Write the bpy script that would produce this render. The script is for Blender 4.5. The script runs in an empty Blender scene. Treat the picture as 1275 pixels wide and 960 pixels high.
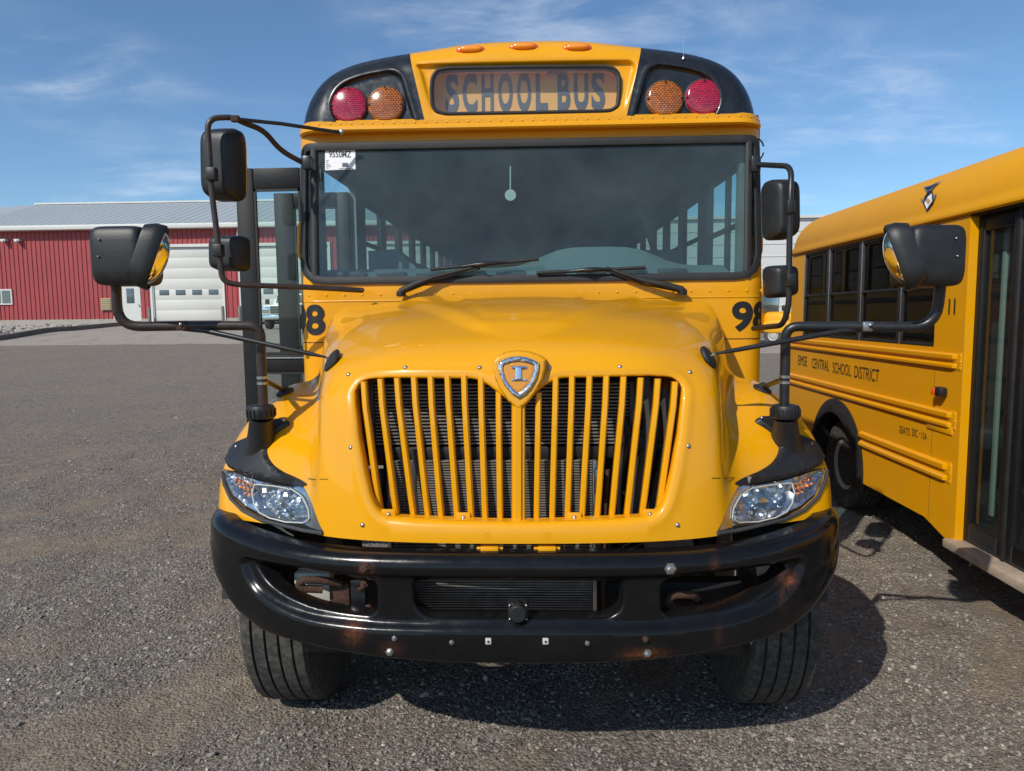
import bpy, bmesh, math, random
import numpy as np
from mathutils import Matrix, Vector
from mathutils.geometry import delaunay_2d_cdt
random.seed(7); rng = np.random.default_rng(7)
SC = bpy.context.scene
COL = SC.collection

# ------------------------------------------------------------------ camera, world, sun
CAM_H = 1.74
YAW, PITCH, ROLL = math.radians(2.0), math.radians(5.65), math.radians(-0.6)
PW, PH, FPX = 1275.0, 960.0, 900.0
RM = Matrix.Rotation(YAW, 3, 'Z') @ Matrix.Rotation(math.pi/2 - PITCH, 3, 'X') @ Matrix.Rotation(ROLL, 3, 'Z')
cam_d = bpy.data.cameras.new("camera")
cam = bpy.data.objects.new("camera", cam_d); COL.objects.link(cam)
cam.matrix_world = Matrix.Translation((0.07, 0, CAM_H)) @ RM.to_4x4()
cam_d.sensor_width = 36; cam_d.lens = 36*FPX/PW
cam_d.clip_start = 0.05; cam_d.clip_end = 5000
SC.camera = cam

SUN_DIR = Vector((-1.3, -1.8, 1.88)).normalized()       # towards the sun
world = bpy.data.worlds.new("World"); SC.world = world; world.use_nodes = True
wn = world.node_tree.nodes; wl = world.node_tree.links; wn.clear()
w_out = wn.new('ShaderNodeOutputWorld'); w_bg = wn.new('ShaderNodeBackground')
w_sky = wn.new('ShaderNodeTexSky'); w_sky.sky_type = 'NISHITA'; w_sky.sun_disc = False
w_sky.sun_elevation = math.asin(SUN_DIR.z); w_sky.sun_rotation = math.atan2(SUN_DIR.x, SUN_DIR.y)
w_sky.air_density = 0.85; w_sky.dust_density = 0.35; w_sky.ozone_density = 3.6
w_bg.inputs['Strength'].default_value = 0.125
# thin high clouds: stretched noise over the direction, projected on a flat cloud layer
tc = wn.new('ShaderNodeTexCoord'); sep = wn.new('ShaderNodeSeparateXYZ'); wl.new(tc.outputs['Generated'], sep.inputs[0])
def wmath(op, a, b=None, c=None):
    n = wn.new('ShaderNodeMath'); n.operation = op
    for i, v in enumerate((a, b, c)):
        if v is None: continue
        if isinstance(v, (int, float)): n.inputs[i].default_value = v
        else: wl.new(v, n.inputs[i])
    return n.outputs[0]
zc = wmath('MAXIMUM', wmath('ADD', sep.outputs[2], 0.12), 0.03)
cx = wmath('DIVIDE', sep.outputs[0], zc); cy = wmath('DIVIDE', sep.outputs[1], zc)
cmb = wn.new('ShaderNodeCombineXYZ'); wl.new(cx, cmb.inputs[0]); wl.new(cy, cmb.inputs[1])
def wnoise(scale, detail, rough, rot, sc, loc=(0, 0, 0), dist=0.0):
    mp = wn.new('ShaderNodeMapping'); wl.new(cmb.outputs[0], mp.inputs[0])
    mp.inputs['Rotation'].default_value = (0, 0, rot); mp.inputs['Scale'].default_value = sc; mp.inputs['Location'].default_value = loc
    n = wn.new('ShaderNodeTexNoise'); wl.new(mp.outputs[0], n.inputs['Vector'])
    n.inputs['Scale'].default_value = scale; n.inputs['Detail'].default_value = detail
    n.inputs['Roughness'].default_value = rough; n.inputs['Distortion'].default_value = dist
    return n.outputs['Fac']
def wramp(v, a, b):
    n = wn.new('ShaderNodeMapRange'); n.interpolation_type = 'SMOOTHSTEP'; wl.new(v, n.inputs[0])
    n.inputs[1].default_value = a; n.inputs[2].default_value = b; return n.outputs[0]
big = wramp(wnoise(0.75, 3, .5, .5, (1, 1.5, 1), (3.1, 1.7, 0)), .42, .66)
fine = wramp(wnoise(2.4, 9, .62, .35, (1, 1.5, 1), (.4, 2.2, 0), .35), .38, .88)
cl = wmath('MULTIPLY', wmath('MULTIPLY', big, fine), 0.52)
mx = wn.new('ShaderNodeMix'); mx.data_type = 'RGBA'
wl.new(cl, mx.inputs[0]); wl.new(w_sky.outputs[0], mx.inputs[6]); mx.inputs[7].default_value = (8.2, 8.6, 9.4, 1)
tn = wn.new('ShaderNodeMix'); tn.data_type = 'RGBA'; tn.blend_type = 'MULTIPLY'; tn.inputs[0].default_value = 1.0; tn.inputs[7].default_value = (.88, 1.03, 1.06, 1)
wl.new(w_sky.outputs[0], tn.inputs[6]); wl.new(tn.outputs[2], mx.inputs[6])
wl.new(mx.outputs[2], w_bg.inputs['Color']); wl.new(w_bg.outputs[0], w_out.inputs['Surface'])

sun_d = bpy.data.lights.new("sun", 'SUN'); sun_d.energy = 3.9; sun_d.angle = math.radians(0.53); sun_d.color = (1.0, 0.955, 0.88)
sun = bpy.data.objects.new("sun", sun_d); COL.objects.link(sun)
sun.rotation_euler = SUN_DIR.to_track_quat('Z', 'Y').to_euler(); sun.location = (-20, -25, 30)
SC.view_settings.view_transform = 'Standard'; SC.view_settings.look = 'None'
SC.view_settings.exposure = 0.0; SC.view_settings.gamma = 1.0
SC.render.engine = 'CYCLES'
SC.cycles.max_bounces = 7; SC.cycles.transparent_max_bounces = 14; SC.cycles.caustics_reflective = False

# ------------------------------------------------------------------ measuring helpers (photo pixel -> point at a real distance)
RN = np.array(RM); CP = np.array([0.07, 0.0, CAM_H])
def ray(px, py): return RN @ np.array([(px-PW/2)/FPX, -(py-PH/2)/FPX, -1.0])
def at(px, py, Y):
    d = ray(px, py); return CP + d*(Y/d[1])
def on_plane(px, py, p0, n):
    d = ray(px, py); p0 = np.array(p0, float); n = np.array(n, float)
    return CP + d*((p0-CP) @ n/(d @ n))
def proj(P):
    q = (np.asarray(P)-CP) @ RN
    return np.stack([PW/2+FPX*q[..., 0]/-q[..., 2], PH/2-FPX*q[..., 1]/-q[..., 2]], -1)
def sst(a, b, x):
    t = np.clip((np.asarray(x, float)-a)/(b-a), 0, 1); return t*t*(3-2*t)

# ------------------------------------------------------------------ materials
def pm(name, col, rough=0.5, metal=0.0, coat=0.0, var=0.0, vscale=4.0, bump=0.0, bscale=60.0, dust=0.0, dustcol=(.30, .26, .21), attr=None, spec=0.5, rvar=0.0):
    m = bpy.data.materials.new(name); m.use_nodes = True
    nt = m.node_tree; N = nt.nodes; L = nt.links
    b = N['Principled BSDF']
    b.inputs['Base Color'].default_value = (*col, 1); b.inputs['Roughness'].default_value = rough
    b.inputs['Metallic'].default_value = metal; b.inputs['Specular IOR Level'].default_value = spec
    b.inputs['Coat Weight'].default_value = coat; b.inputs['Coat Roughness'].default_value = 0.035
    t = N.new('ShaderNodeTexCoord')
    def noise(s, d=5, r=.6):
        n = N.new('ShaderNodeTexNoise'); L.new(t.outputs['Object'], n.inputs['Vector'])
        n.inputs['Scale'].default_value = s; n.inputs['Detail'].default_value = d; n.inputs['Roughness'].default_value = r; return n.outputs['Fac']
    def mr(v, a, b_, c, d):
        n = N.new('ShaderNodeMapRange'); L.new(v, n.inputs[0])
        for i, q in enumerate((a, b_, c, d)): n.inputs[i+1].default_value = q
        return n.outputs[0]
    cur = None
    def mix(fac, a, bcol):
        n = N.new('ShaderNodeMix'); n.data_type = 'RGBA'
        if isinstance(fac, float): n.inputs[0].default_value = fac
        else: L.new(fac, n.inputs[0])
        if a is None: n.inputs[6].default_value = (*col, 1)
        else: L.new(a, n.inputs[6])
        if isinstance(bcol, tuple): n.inputs[7].default_value = (*bcol, 1)
        else: L.new(bcol, n.inputs[7])
        return n.outputs[2]
    if var:
        cur = mix(mr(noise(vscale), .3, .7, 0, 1), None, tuple(c*(1-var) for c in col))
    if dust:
        cur = mix(mr(noise(vscale*2.3, 8, .7), .42, .8, 0, dust), cur, dustcol)
    if attr:   # rust painted round real bolts and scrapes
        a = N.new('ShaderNodeAttribute'); a.attribute_name = attr
        mu = N.new('ShaderNodeMath'); mu.operation = 'MULTIPLY'; L.new(a.outputs['Fac'], mu.inputs[0]); L.new(mr(noise(70, 6, .75), .35, .62, 0, 1), mu.inputs[1])
        cur = mix(mu.outputs[0], cur, (.16, .055, .02))
    if cur is not None: L.new(cur, b.inputs['Base Color'])
    if rvar: L.new(mr(noise(vscale*3, 6, .65), .3, .75, max(rough-rvar, .03), min(rough+rvar, 1)), b.inputs['Roughness'])
    if bump:
        bn = N.new('ShaderNodeBump'); bn.inputs['Strength'].default_value = bump; bn.inputs['Distance'].default_value = 0.01
        L.new(noise(bscale, 4), bn.inputs['Height']); L.new(bn.outputs[0], b.inputs['Normal'])
    return m
def glass(name, tint, ior=1.5, rough=0.0, haze=0.0, hazecol=(.5, .55, .55)):
    m = bpy.data.materials.new(name); m.use_nodes = True; N = m.node_tree.nodes; L = m.node_tree.links; N.clear()
    o = N.new('ShaderNodeOutputMaterial'); tr = N.new('ShaderNodeBsdfTransparent'); tr.inputs[0].default_value = (*tint, 1)
    gl = N.new('ShaderNodeBsdfGlossy'); gl.inputs['Roughness'].default_value = rough
    fr = N.new('ShaderNodeFresnel'); ge = N.new('ShaderNodeNewGeometry')
    mr_ = N.new('ShaderNodeMapRange'); L.new(ge.outputs['Backfacing'], mr_.inputs[0]); mr_.inputs[3].default_value = ior; mr_.inputs[4].default_value = 1/ior   # same reflectance from both sides of the pane
    L.new(mr_.outputs[0], fr.inputs[0])
    mx = N.new('ShaderNodeMixShader'); L.new(fr.outputs[0], mx.inputs[0]); L.new(tr.outputs[0], mx.inputs[1]); L.new(gl.outputs[0], mx.inputs[2])
    last = mx.outputs[0]
    if haze:
        df = N.new('ShaderNodeBsdfDiffuse'); df.inputs[0].default_value = (*hazecol, 1)
        m2 = N.new('ShaderNodeMixShader'); m2.inputs[0].default_value = haze
        tcn = N.new('ShaderNodeTexCoord'); nz = N.new('ShaderNodeTexNoise'); nz.inputs['Scale'].default_value = 2.2; nz.inputs['Detail'].default_value = 7; nz.inputs['Roughness'].default_value = .65; L.new(tcn.outputs['Object'], nz.inputs[0])
        mh = N.new('ShaderNodeMapRange'); L.new(nz.outputs['Fac'], mh.inputs[0]); mh.inputs[1].default_value = .3; mh.inputs[2].default_value = .75; mh.inputs[3].default_value = haze*.5; mh.inputs[4].default_value = haze*1.8; L.new(mh.outputs[0], m2.inputs[0])
        L.new(last, m2.inputs[1]); L.new(df.outputs[0], m2.inputs[2]); last = m2.outputs[0]
    L.new(last, o.inputs[0]); return m
def lens_mat(name, col, dark, bx, by):
    """moulded lamp lens: brick pattern of small optics"""
    m = pm(name, col, rough=.16, coat=.8); N = m.node_tree.nodes; L = m.node_tree.links; b = N['Principled BSDF']
    t = N.new('ShaderNodeTexCoord'); mp = N.new('ShaderNodeMapping'); L.new(t.outputs['UV'], mp.inputs[0])
    br = N.new('ShaderNodeTexBrick'); L.new(mp.outputs[0], br.inputs[0])
    br.inputs['Color1'].default_value = (*[c*.62 for c in col], 1); br.inputs['Color2'].default_value = (*col, 1)
    br.inputs['Mortar'].default_value = (*dark, 1); br.inputs['Scale'].default_value = 1.0
    br.inputs['Mortar Size'].default_value = .0017; br.inputs['Brick Width'].default_value = bx; br.inputs['Row Height'].default_value = by
    br.inputs['Mortar Smooth'].default_value = .3
    L.new(br.outputs['Color'], b.inputs['Base Color'])
    bn = N.new('ShaderNodeBump'); bn.inputs['Strength'].default_value = .6; bn.inputs['Distance'].default_value = .004; L.new(br.outputs['Fac'], bn.inputs['Height']); bn.invert = True
    L.new(bn.outputs[0], b.inputs['Normal'])
    return m
M = {}
YEL = (.79, .348, .0)
M['yellow'] = pm('school_bus_yellow', YEL, .34, coat=.22, spec=.35, var=.07, vscale=1.6, dust=.06, dustcol=(.42, .33, .2), rvar=.05)
M['yellow_hood'] = pm('gloss_yellow_hood', YEL, .32, coat=.62, spec=.3, var=.06, vscale=1.2, dust=.035, dustcol=(.45, .33, .2), rvar=.05)
M['yellow_roof'] = pm('yellow_roof', YEL, .55, coat=.0, var=.06, vscale=1.6, dust=.06, dustcol=(.42, .33, .2), spec=.2)
M['yellow_far'] = pm('yellow_far', (.74, .35, .005), .5)
M['black_gloss'] = pm('black_gloss_paint', (.014, .015, .018), .24, coat=.3, var=.3, dust=.12, dustcol=(.12, .11, .1), rvar=.08)
M['cap_black'] = pm('cap_black', (.012, .014, .017), .30, coat=.12, var=.3, vscale=9, dust=.14, dustcol=(.10, .10, .10), rvar=.1)
M['bumper'] = pm('bumper_black', (.007, .007, .008), .20, coat=.0, spec=.30, var=.35, vscale=5, dust=.04, dustcol=(.10, .085, .07), bump=.03, bscale=45, attr='rust', rvar=.09)
M['plastic'] = pm('black_plastic', (.013, .013, .013), .45, var=.25, vscale=9, dust=.14, dustcol=(.10, .095, .09), bump=.12, bscale=260)
M['rubber'] = pm('rubber', (.014, .014, .015), .62, var=.25, dust=.2, dustcol=(.08, .075, .07))
M['tyre'] = pm('tyre_rubber', (.040, .038, .036), .85, var=.3, vscale=14, dust=.8, dustcol=(.17, .145, .115), bump=.3, bscale=120)
M['steel_tube'] = pm('painted_tube', (.035, .027, .024), .42, var=.4, vscale=16, dust=.45, dustcol=(.12, .055, .035), rvar=.1)
M['tube_black'] = pm('black_tube', (.016, .016, .018), .36, var=.3, vscale=14, dust=.15, dustcol=(.1, .09, .08))
M['rust'] = pm('rusty_steel', (.075, .032, .018), .85, var=.6, vscale=30, dust=.45, dustcol=(.15, .075, .04), bump=.5, bscale=90)
M['steel'] = pm('steel', (.55, .54, .52), .30, metal=.9, var=.3, vscale=40)
M['chrome'] = pm('chrome', (.82, .84, .87), .07, metal=1.0)
M['reflector'] = pm('reflector_chrome', (.62, .64, .66), .20, metal=1.0)
M['alu'] = pm('aluminium_fin', (.30, .28, .25), .5, metal=.35, var=.4, vscale=20, dust=.4, dustcol=(.16, .13, .10))
M['dark'] = pm('dark_metal', (.012, .012, .013), .6, var=.4, vscale=10, dust=.3, dustcol=(.05, .04, .03))
M['dark_grey'] = pm('grey_hose', (.05, .052, .055), .5, var=.3, dust=.3, dustcol=(.12, .1, .08))
M['white_box'] = pm('white_plastic', (.55, .57, .50), .5, var=.15, dust=.2)
M['white'] = pm('white_print', (.78, .79, .80), .5, var=.04)
M['ink'] = pm('black_ink', (.012, .012, .014), .45)
M['windshield'] = glass('windshield_glass', (.58, .76, .76), 1.60, haze=.05, hazecol=(.44, .58, .60))
M['side_glass'] = glass('side_glass', (.62, .80, .76), 1.5, haze=.02)
M['door_glass'] = glass('door_glass', (.74, .87, .83), 1.45, haze=.008)
M['dark_glass'] = glass('tinted_glass', (.16, .17, .17), 1.5, haze=.012, hazecol=(.25, .22, .2))
M['clear'] = glass('clear_lens', (.93, .95, .96), 1.45, haze=.02, hazecol=(.7, .7, .7))
M['red_lens'] = lens_mat('red_lens', (.60, .012, .055), (.12, .0, .008), .017, .0105)
M['amber_lens'] = lens_mat('amber_lens', (.62, .17, .004), (.06, .012, .001), .017, .0105)
M['marker_lens'] = pm('marker_lens', (.95, .30, .01), .2, coat=.8)
M['amber_bulb'] = pm('amber_bulb', (.75, .22, .03), .25, coat=.6)
M['orange_lamp'] = pm('orange_lamp', (.80, .10, .01), .25, coat=.6)
M['sign_panel'] = pm('sign_panel', (.86, .47, .12), .45, var=.08, vscale=6)
M['sign_ink'] = pm('sign_ink', (.075, .115, .135), .5)
M['interior'] = pm('interior_panel', (.22, .24, .24), .6, var=.15)
M['ceiling'] = pm('interior_ceiling', (.30, .31, .30), .5)
M['dash'] = pm('dashboard', (.17, .21, .21), .55, var=.1, vscale=20)
M['seat'] = pm('seat_vinyl', (.035, .045, .05), .5)
M['floor'] = pm('bus_floor', (.03, .03, .03), .7)
M['badge_yel'] = pm('badge_field', (.66, .27, .02), .35, coat=.5)
M['door_black'] = pm('door_black', (.011, .011, .011), .5, spec=.3, var=.3, vscale=8, dust=.08, dustcol=(.09, .085, .08))
M['sill'] = pm('worn_sill', (.50, .40, .30), .6, var=.35, vscale=12, dust=.6, dustcol=(.3, .2, .12))
M['wheel_rim'] = pm('wheel_rim', (.50, .52, .48), .5, metal=.0, var=.3, dust=.4, dustcol=(.12, .1, .08))
M['belt'] = pm('belt', (.16, .04, .04), .7)
M['red_wall'] = pm('red_siding', (.38, .056, .057), .5, var=.16, vscale=.5, dust=.25, dustcol=(.36, .09, .09))
M['roof_metal'] = pm('roof_metal', (.36, .39, .40), .6, var=.07, vscale=.4)
M['trim'] = pm('white_trim', (.66, .66, .62), .5, var=.1, vscale=1.)
M['door_white'] = pm('door_white', (.62, .61, .56), .5, var=.06, vscale=.6)
M['win'] = pm('window_pane', (.10, .13, .14), .12, coat=.5)
M['concrete'] = pm('concrete', (.42, .38, .32), .85, var=.2, vscale=2, bump=.3, bscale=15)
M['curb'] = pm('curb_concrete', (.17, .145, .125), .9, var=.35, vscale=2, bump=.3, bscale=12)
M['tan'] = pm('tan_vent', (.50, .42, .25), .6, var=.1)
M['bollard'] = pm('bollard_grey', (.20, .19, .18), .7, var=.3)
M['white_wall'] = pm('white_siding', (.62, .62, .60), .6, var=.05, vscale=.3)
M['truck_white'] = pm('truck_white', (.72, .74, .74), .3, coat=.6)
M['grass'] = pm('shrub_leaf', (.05, .07, .03), .8, var=.5, vscale=8)

# ------------------------------------------------------------------ object helpers
def parent_to(o, parent):
    if parent is not None:
        o.parent = parent
        if parent.type == 'EMPTY': o.matrix_parent_inverse = Matrix.Translation(-parent.location)
def mesh_obj(name, V, F, mat, parent=None, smooth=35, uv=None):
    me = bpy.data.meshes.new(name)
    V = np.asarray(V, float).reshape(-1, 3)
    me.from_pydata([tuple(map(float, v)) for v in V], [], [tuple(int(i) for i in f) for f in F])
    if uv is not None:
        ul = me.uv_layers.new(name='UVMap'); li = np.zeros(len(me.loops), int); me.loops.foreach_get('vertex_index', li)
        ul.data.foreach_set('uv', np.asarray(uv, float)[li].ravel())
    me.materials.append(mat if not isinstance(mat, str) else M[mat])
    if smooth:
        me.shade_smooth(); me.set_sharp_from_angle(angle=math.radians(smooth))
    me.validate(); me.update()
    o = bpy.data.objects.new(name, me); COL.objects.link(o); parent_to(o, parent)
    return o
def root(name, label, cat, loc, group=None):
    o = bpy.data.objects.new(name, None); o.empty_display_size = .2; COL.objects.link(o); o.location = loc
    o['label'] = label; o['category'] = cat
    if group: o['group'] = group
    return o
def tag(o, label=None, cat=None, group=None, kind=None):
    for k, v in (('label', label), ('category', cat), ('group', group), ('kind', kind)):
        if v: o[k] = v
    return o
class MB:
    def __init__(s): s.V = []; s.F = []
    def add(s, V, F):
        b = len(s.V); s.V += [tuple(map(float, v)) for v in V]; s.F += [tuple(int(i)+b for i in f) for f in F]; return s
    def box(s, c, d, R=None, bev=0.0):
        """box centred at c, full size d; bev rounds the edges"""
        hx, hy, hz = d[0]/2, d[1]/2, d[2]/2
        if bev <= 0:
            V = [(x*hx, y*hy, z*hz) for x in (-1, 1) for y in (-1, 1) for z in (-1, 1)]
            F = [(0, 1, 3, 2), (4, 6, 7, 5), (0, 4, 5, 1), (2, 3, 7, 6), (0, 2, 6, 4), (1, 5, 7, 3)]
        else:
            bm = bmesh.new(); bmesh.ops.create_cube(bm, size=1.0)
            for v in bm.verts: v.co = Vector((v.co.x*d[0], v.co.y*d[1], v.co.z*d[2]))
            bmesh.ops.bevel(bm, geom=bm.edges[:], offset=min(bev, min(d)*.45), segments=2, affect='EDGES', profile=.5)
            bm.verts.index_update(); V = [v.co[:] for v in bm.verts]; F = [tuple(v.index for v in f.verts) for f in bm.faces]; bm.free()
        V = np.array(V)
        if R is not None: V = V @ np.array(R).T
        return s.add(V+np.array(c, float), F)
    def tube(s, pts, r, n=12, fillet=0.0, cap=True):
        pts = [np.array(p, float) for p in pts]
        if fillet > 0:
            out = [pts[0]]
            for i in range(1, len(pts)-1):
                a, b, c = pts[i-1], pts[i], pts[i+1]
                f = min(fillet, np.linalg.norm(a-b)*.48, np.linalg.norm(c-b)*.48)
                p = b+(a-b)/np.linalg.norm(a-b)*f; q = b+(c-b)/np.linalg.norm(c-b)*f
                for t in np.linspace(0, 1, 7): out.append((1-t)**2*p+2*t*(1-t)*b+t*t*q)
            out.append(pts[-1]); pts = out
        rr = r if hasattr(r, '__len__') else [r]*len(pts)
        T = []
        for i in range(len(pts)):
            d = pts[min(i+1, len(pts)-1)]-pts[max(i-1, 0)]; T.append(d/np.linalg.norm(d))
        up = np.array([0, 0, 1.]) if abs(T[0][2]) < .9 else np.array([1., 0, 0])
        nrm = np.cross(T[0], up); nrm /= np.linalg.norm(nrm)
        V = []; F = []
        for i, p in enumerate(pts):
            nrm = nrm-T[i]*(nrm @ T[i]); nrm /= np.linalg.norm(nrm); bn = np.cross(T[i], nrm)
            for k in range(n):
                a = 2*math.pi*k/n; V.append(p+rr[i]*(math.cos(a)*nrm+math.sin(a)*bn))
        for i in range(len(pts)-1):
            for k in range(n):
                k2 = (k+1) % n; F.append((i*n+k, i*n+k2, (i+1)*n+k2, (i+1)*n+k))
        if cap:
            F.append(tuple(range(n))[::-1]); F.append(tuple((len(pts)-1)*n+k for k in range(n)))
        return s.add(V, F)
    def lathe(s, prof, c, axis, n=32, cap=True):
        """prof: list of (along axis, radius)"""
        ax = np.array(axis, float); ax /= np.linalg.norm(ax)
        up = np.array([0, 0, 1.]) if abs(ax[2]) < .9 else np.array([1., 0, 0])
        u = np.cross(up, ax); u /= np.linalg.norm(u); w = np.cross(ax, u); c = np.array(c, float)
        V = []; F = []
        for k in range(n):
            a = 2*math.pi*k/n
            for (h, r) in prof: V.append(c+ax*h+r*(math.cos(a)*u+math.sin(a)*w))
        m = len(prof)
        for k in range(n):
            k2 = (k+1) % n
            for j in range(m-1): F.append((k*m+j, k2*m+j, k2*m+j+1, k*m+j+1))
        if cap and prof[0][1] > 1e-5: F.append(tuple(k*m for k in range(n))[::-1])
        if cap and prof[-1][1] > 1e-5: F.append(tuple(k*m+m-1 for k in range(n)))
        return s.add(V, F)
    def sweep(s, loop3, ring_off, closed=True):
        """loop3: Nx3 path; ring_off(i)-> kx3 absolute cross-section points"""
        N = len(loop3); R = [np.asarray(ring_off(i)) for i in range(N)]; k = len(R[0]); V = np.concatenate(R); F = []
        for i in range(N if closed else N-1):
            j = (i+1) % N
            for a in range(k):
                b = (a+1) % k; F.append((i*k+a, j*k+a, j*k+b, i*k+b))
        return s.add(V, F)
    def build(s, name, mat, parent=None, smooth=35): return mesh_obj(name, s.V, s.F, mat, parent, smooth)
def prism(pts2, y0, y1, mapf):
    """closed outline extruded between two depths: mapf(a,b,depth)->xyz"""
    n = len(pts2); V = [mapf(a, b, y0) for a, b in pts2]+[mapf(a, b, y1) for a, b in pts2]
    F = [tuple(range(n)), tuple(range(2*n-1, n-1, -1))]+[(i, i+n, (i+1) % n+n, (i+1) % n) for i in range(n)]
    return V, F
def superq(c, size, e1=.35, e2=.35, R=None, nu=28, nv=18, taper=None):
    def sp(x, e): return np.sign(x)*np.abs(x)**e
    u = np.linspace(-math.pi, math.pi, nu, endpoint=False); v = np.linspace(-math.pi/2, math.pi/2, nv)
    V = []
    for b in v:
        for a in u:
            V.append((sp(math.cos(b), e1)*sp(math.cos(a), e2), sp(math.cos(b), e1)*sp(math.sin(a), e2), sp(math.sin(b), e1)))
    V = np.array(V)*np.array(size)/2
    if taper is not None: V = taper(V)
    if R is not None: V = V @ np.array(R).T
    F = []
    for j in range(nv-1):
        for i in range(nu): F.append((j*nu+i, j*nu+(i+1) % nu, (j+1)*nu+(i+1) % nu, (j+1)*nu+i))
    return V+np.array(c, float), F
def resample(P, step, closed=True):
    P = np.asarray(P, float); Q = np.vstack([P, P[:1]]) if closed else P; out = []
    for a, b in zip(Q[:-1], Q[1:]):
        n = max(1, int(math.ceil(np.linalg.norm(b-a)/step)))
        for k in range(n): out.append(a+(b-a)*k/n)
    if not closed: out.append(Q[-1])
    return np.array(out)
def rounded(P, r, n=5):
    """round the corners of a closed polygon"""
    P = [np.array(p, float) for p in P]; out = []; N = len(P)
    rr = r if hasattr(r, '__len__') else [r]*N
    for i in range(N):
        a, b, c = P[i-1], P[i], P[(i+1) % N]
        la, lc = np.linalg.norm(a-b), np.linalg.norm(c-b); f = min(rr[i], la*.45, lc*.45)
        if f < 1e-6: out.append(b); continue
        p = b+(a-b)/la*f; q = b+(c-b)/lc*f
        for t in np.linspace(0, 1, n+1): out.append((1-t)**2*p+2*t*(1-t)*b+t*t*q)
    return np.array(out)
def pip(pts, poly):
    x, y = pts[:, 0][:, None], pts[:, 1][:, None]; P = np.asarray(poly); Q = np.roll(P, -1, 0)
    c = ((P[:, 1] > y) != (Q[:, 1] > y)) & (x < (Q[:, 0]-P[:, 0])*(y-P[:, 1])/(Q[:, 1]-P[:, 1]+1e-15)+P[:, 0])
    return c.sum(1) % 2 == 1
def seg_dist(pts, poly, closed=True):
    P = np.asarray(poly, float); Q = np.roll(P, -1, 0)
    if not closed: P, Q = P[:-1], Q[:-1]
    best = np.full(len(pts), 1e9); D = Q-P; L2 = (D**2).sum(1)+1e-18
    for i in range(0, len(pts), 4000):
        p = pts[i:i+4000][:, None, :]; t = np.clip(((p-P)*D).sum(2)/L2, 0, 1); d = p-(P+t[..., None]*D)
        best[i:i+4000] = np.sqrt((d**2).sum(2).min(1))
    return best
def shrink(poly, d):
    """inset (d>0) a closed polygon, any winding"""
    P = np.asarray(poly, float); A = 0.5*np.sum(P[:, 0]*np.roll(P[:, 1], -1)-np.roll(P[:, 0], -1)*P[:, 1])
    T = np.roll(P, -1, 0)-np.roll(P, 1, 0); T /= np.linalg.norm(T, axis=1)[:, None]+1e-12
    Nn = np.stack([-T[:, 1], T[:, 0]], 1)*(1 if A > 0 else -1)
    return P+Nn*d
def sheet_data(outer, holes, step, rings=(), lines=(), orings=()):
    loops = [resample(outer, step*.9)]+[resample(h, step*.9) for h in holes]
    lo, hi = loops[0].min(0), loops[0].max(0)
    xs = np.arange(lo[0]+step*.5, hi[0], step); ys = np.arange(lo[1]+step*.43, hi[1], step*.87)
    G = np.array([(x+(j % 2)*step*.5, y) for j, y in enumerate(ys) for x in xs])
    if len(G):
        k = pip(G, loops[0])
        for h in loops[1:]: k &= ~pip(G, h)
        G = G[k]
        for l in loops: G = G[seg_dist(G, l) > step*.5]
    ex = []
    for li, l in enumerate(loops):
        for d in (rings if li else orings):
            for q in resample(shrink(l, -d if li else d), step*.9): ex.append((q, d))
    if ex:
        Q = np.array([e[0] for e in ex]); dd_ = np.array([e[1] for e in ex]); k = pip(Q, loops[0])
        for h in loops[1:]: k &= ~pip(Q, h)
        for l in loops: k &= seg_dist(Q, l) > dd_*.8
        Q = Q[k]; rm = max(list(rings)+list(orings))+step*.45
        if len(G):
            for li, l in enumerate(loops):
                if (rings if li else orings): G = G[seg_dist(G, l) > rm]
        G = np.vstack([G, Q]) if len(G) else Q
    for ln, offs in lines:
        for d in offs:
            Q = resample(shrink(ln, d), step*.9); k = pip(Q, loops[0])
            for h in loops[1:]: k &= ~pip(Q, h)
            for l in loops: k &= seg_dist(Q, l) > step*.25
            Q = Q[k]
            if len(G) and d == offs[0]: G = G[seg_dist(G, ln) > max(abs(o) for o in offs)+step*.4]
            if len(Q): G = np.vstack([G, Q])
    pts = np.vstack(loops+[G]) if len(G) else np.vstack(loops)
    edges = []; o = 0
    for l in loops:
        n = len(l); edges += [(o+i, o+(i+1) % n) for i in range(n)]; o += n
    vv, ee, ff, *_ = delaunay_2d_cdt([Vector(p) for p in pts], edges, [], 0, 1e-7)
    V = np.array([tuple(v) for v in vv]); T = np.array([f for f in ff if len(f) == 3])
    C = V[T].mean(1); k = pip(C, loops[0])
    for h in loops[1:]: k &= ~pip(C, h)
    T = T[k]
    a = V[T]; ar = (a[:, 1, 0]-a[:, 0, 0])*(a[:, 2, 1]-a[:, 0, 1])-(a[:, 2, 0]-a[:, 0, 0])*(a[:, 1, 1]-a[:, 0, 1])
    T = T[np.abs(ar) > 1e-12]; ar = ar[np.abs(ar) > 1e-12]
    T[ar < 0] = T[ar < 0][:, ::-1]
    return V, T, loops
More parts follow.
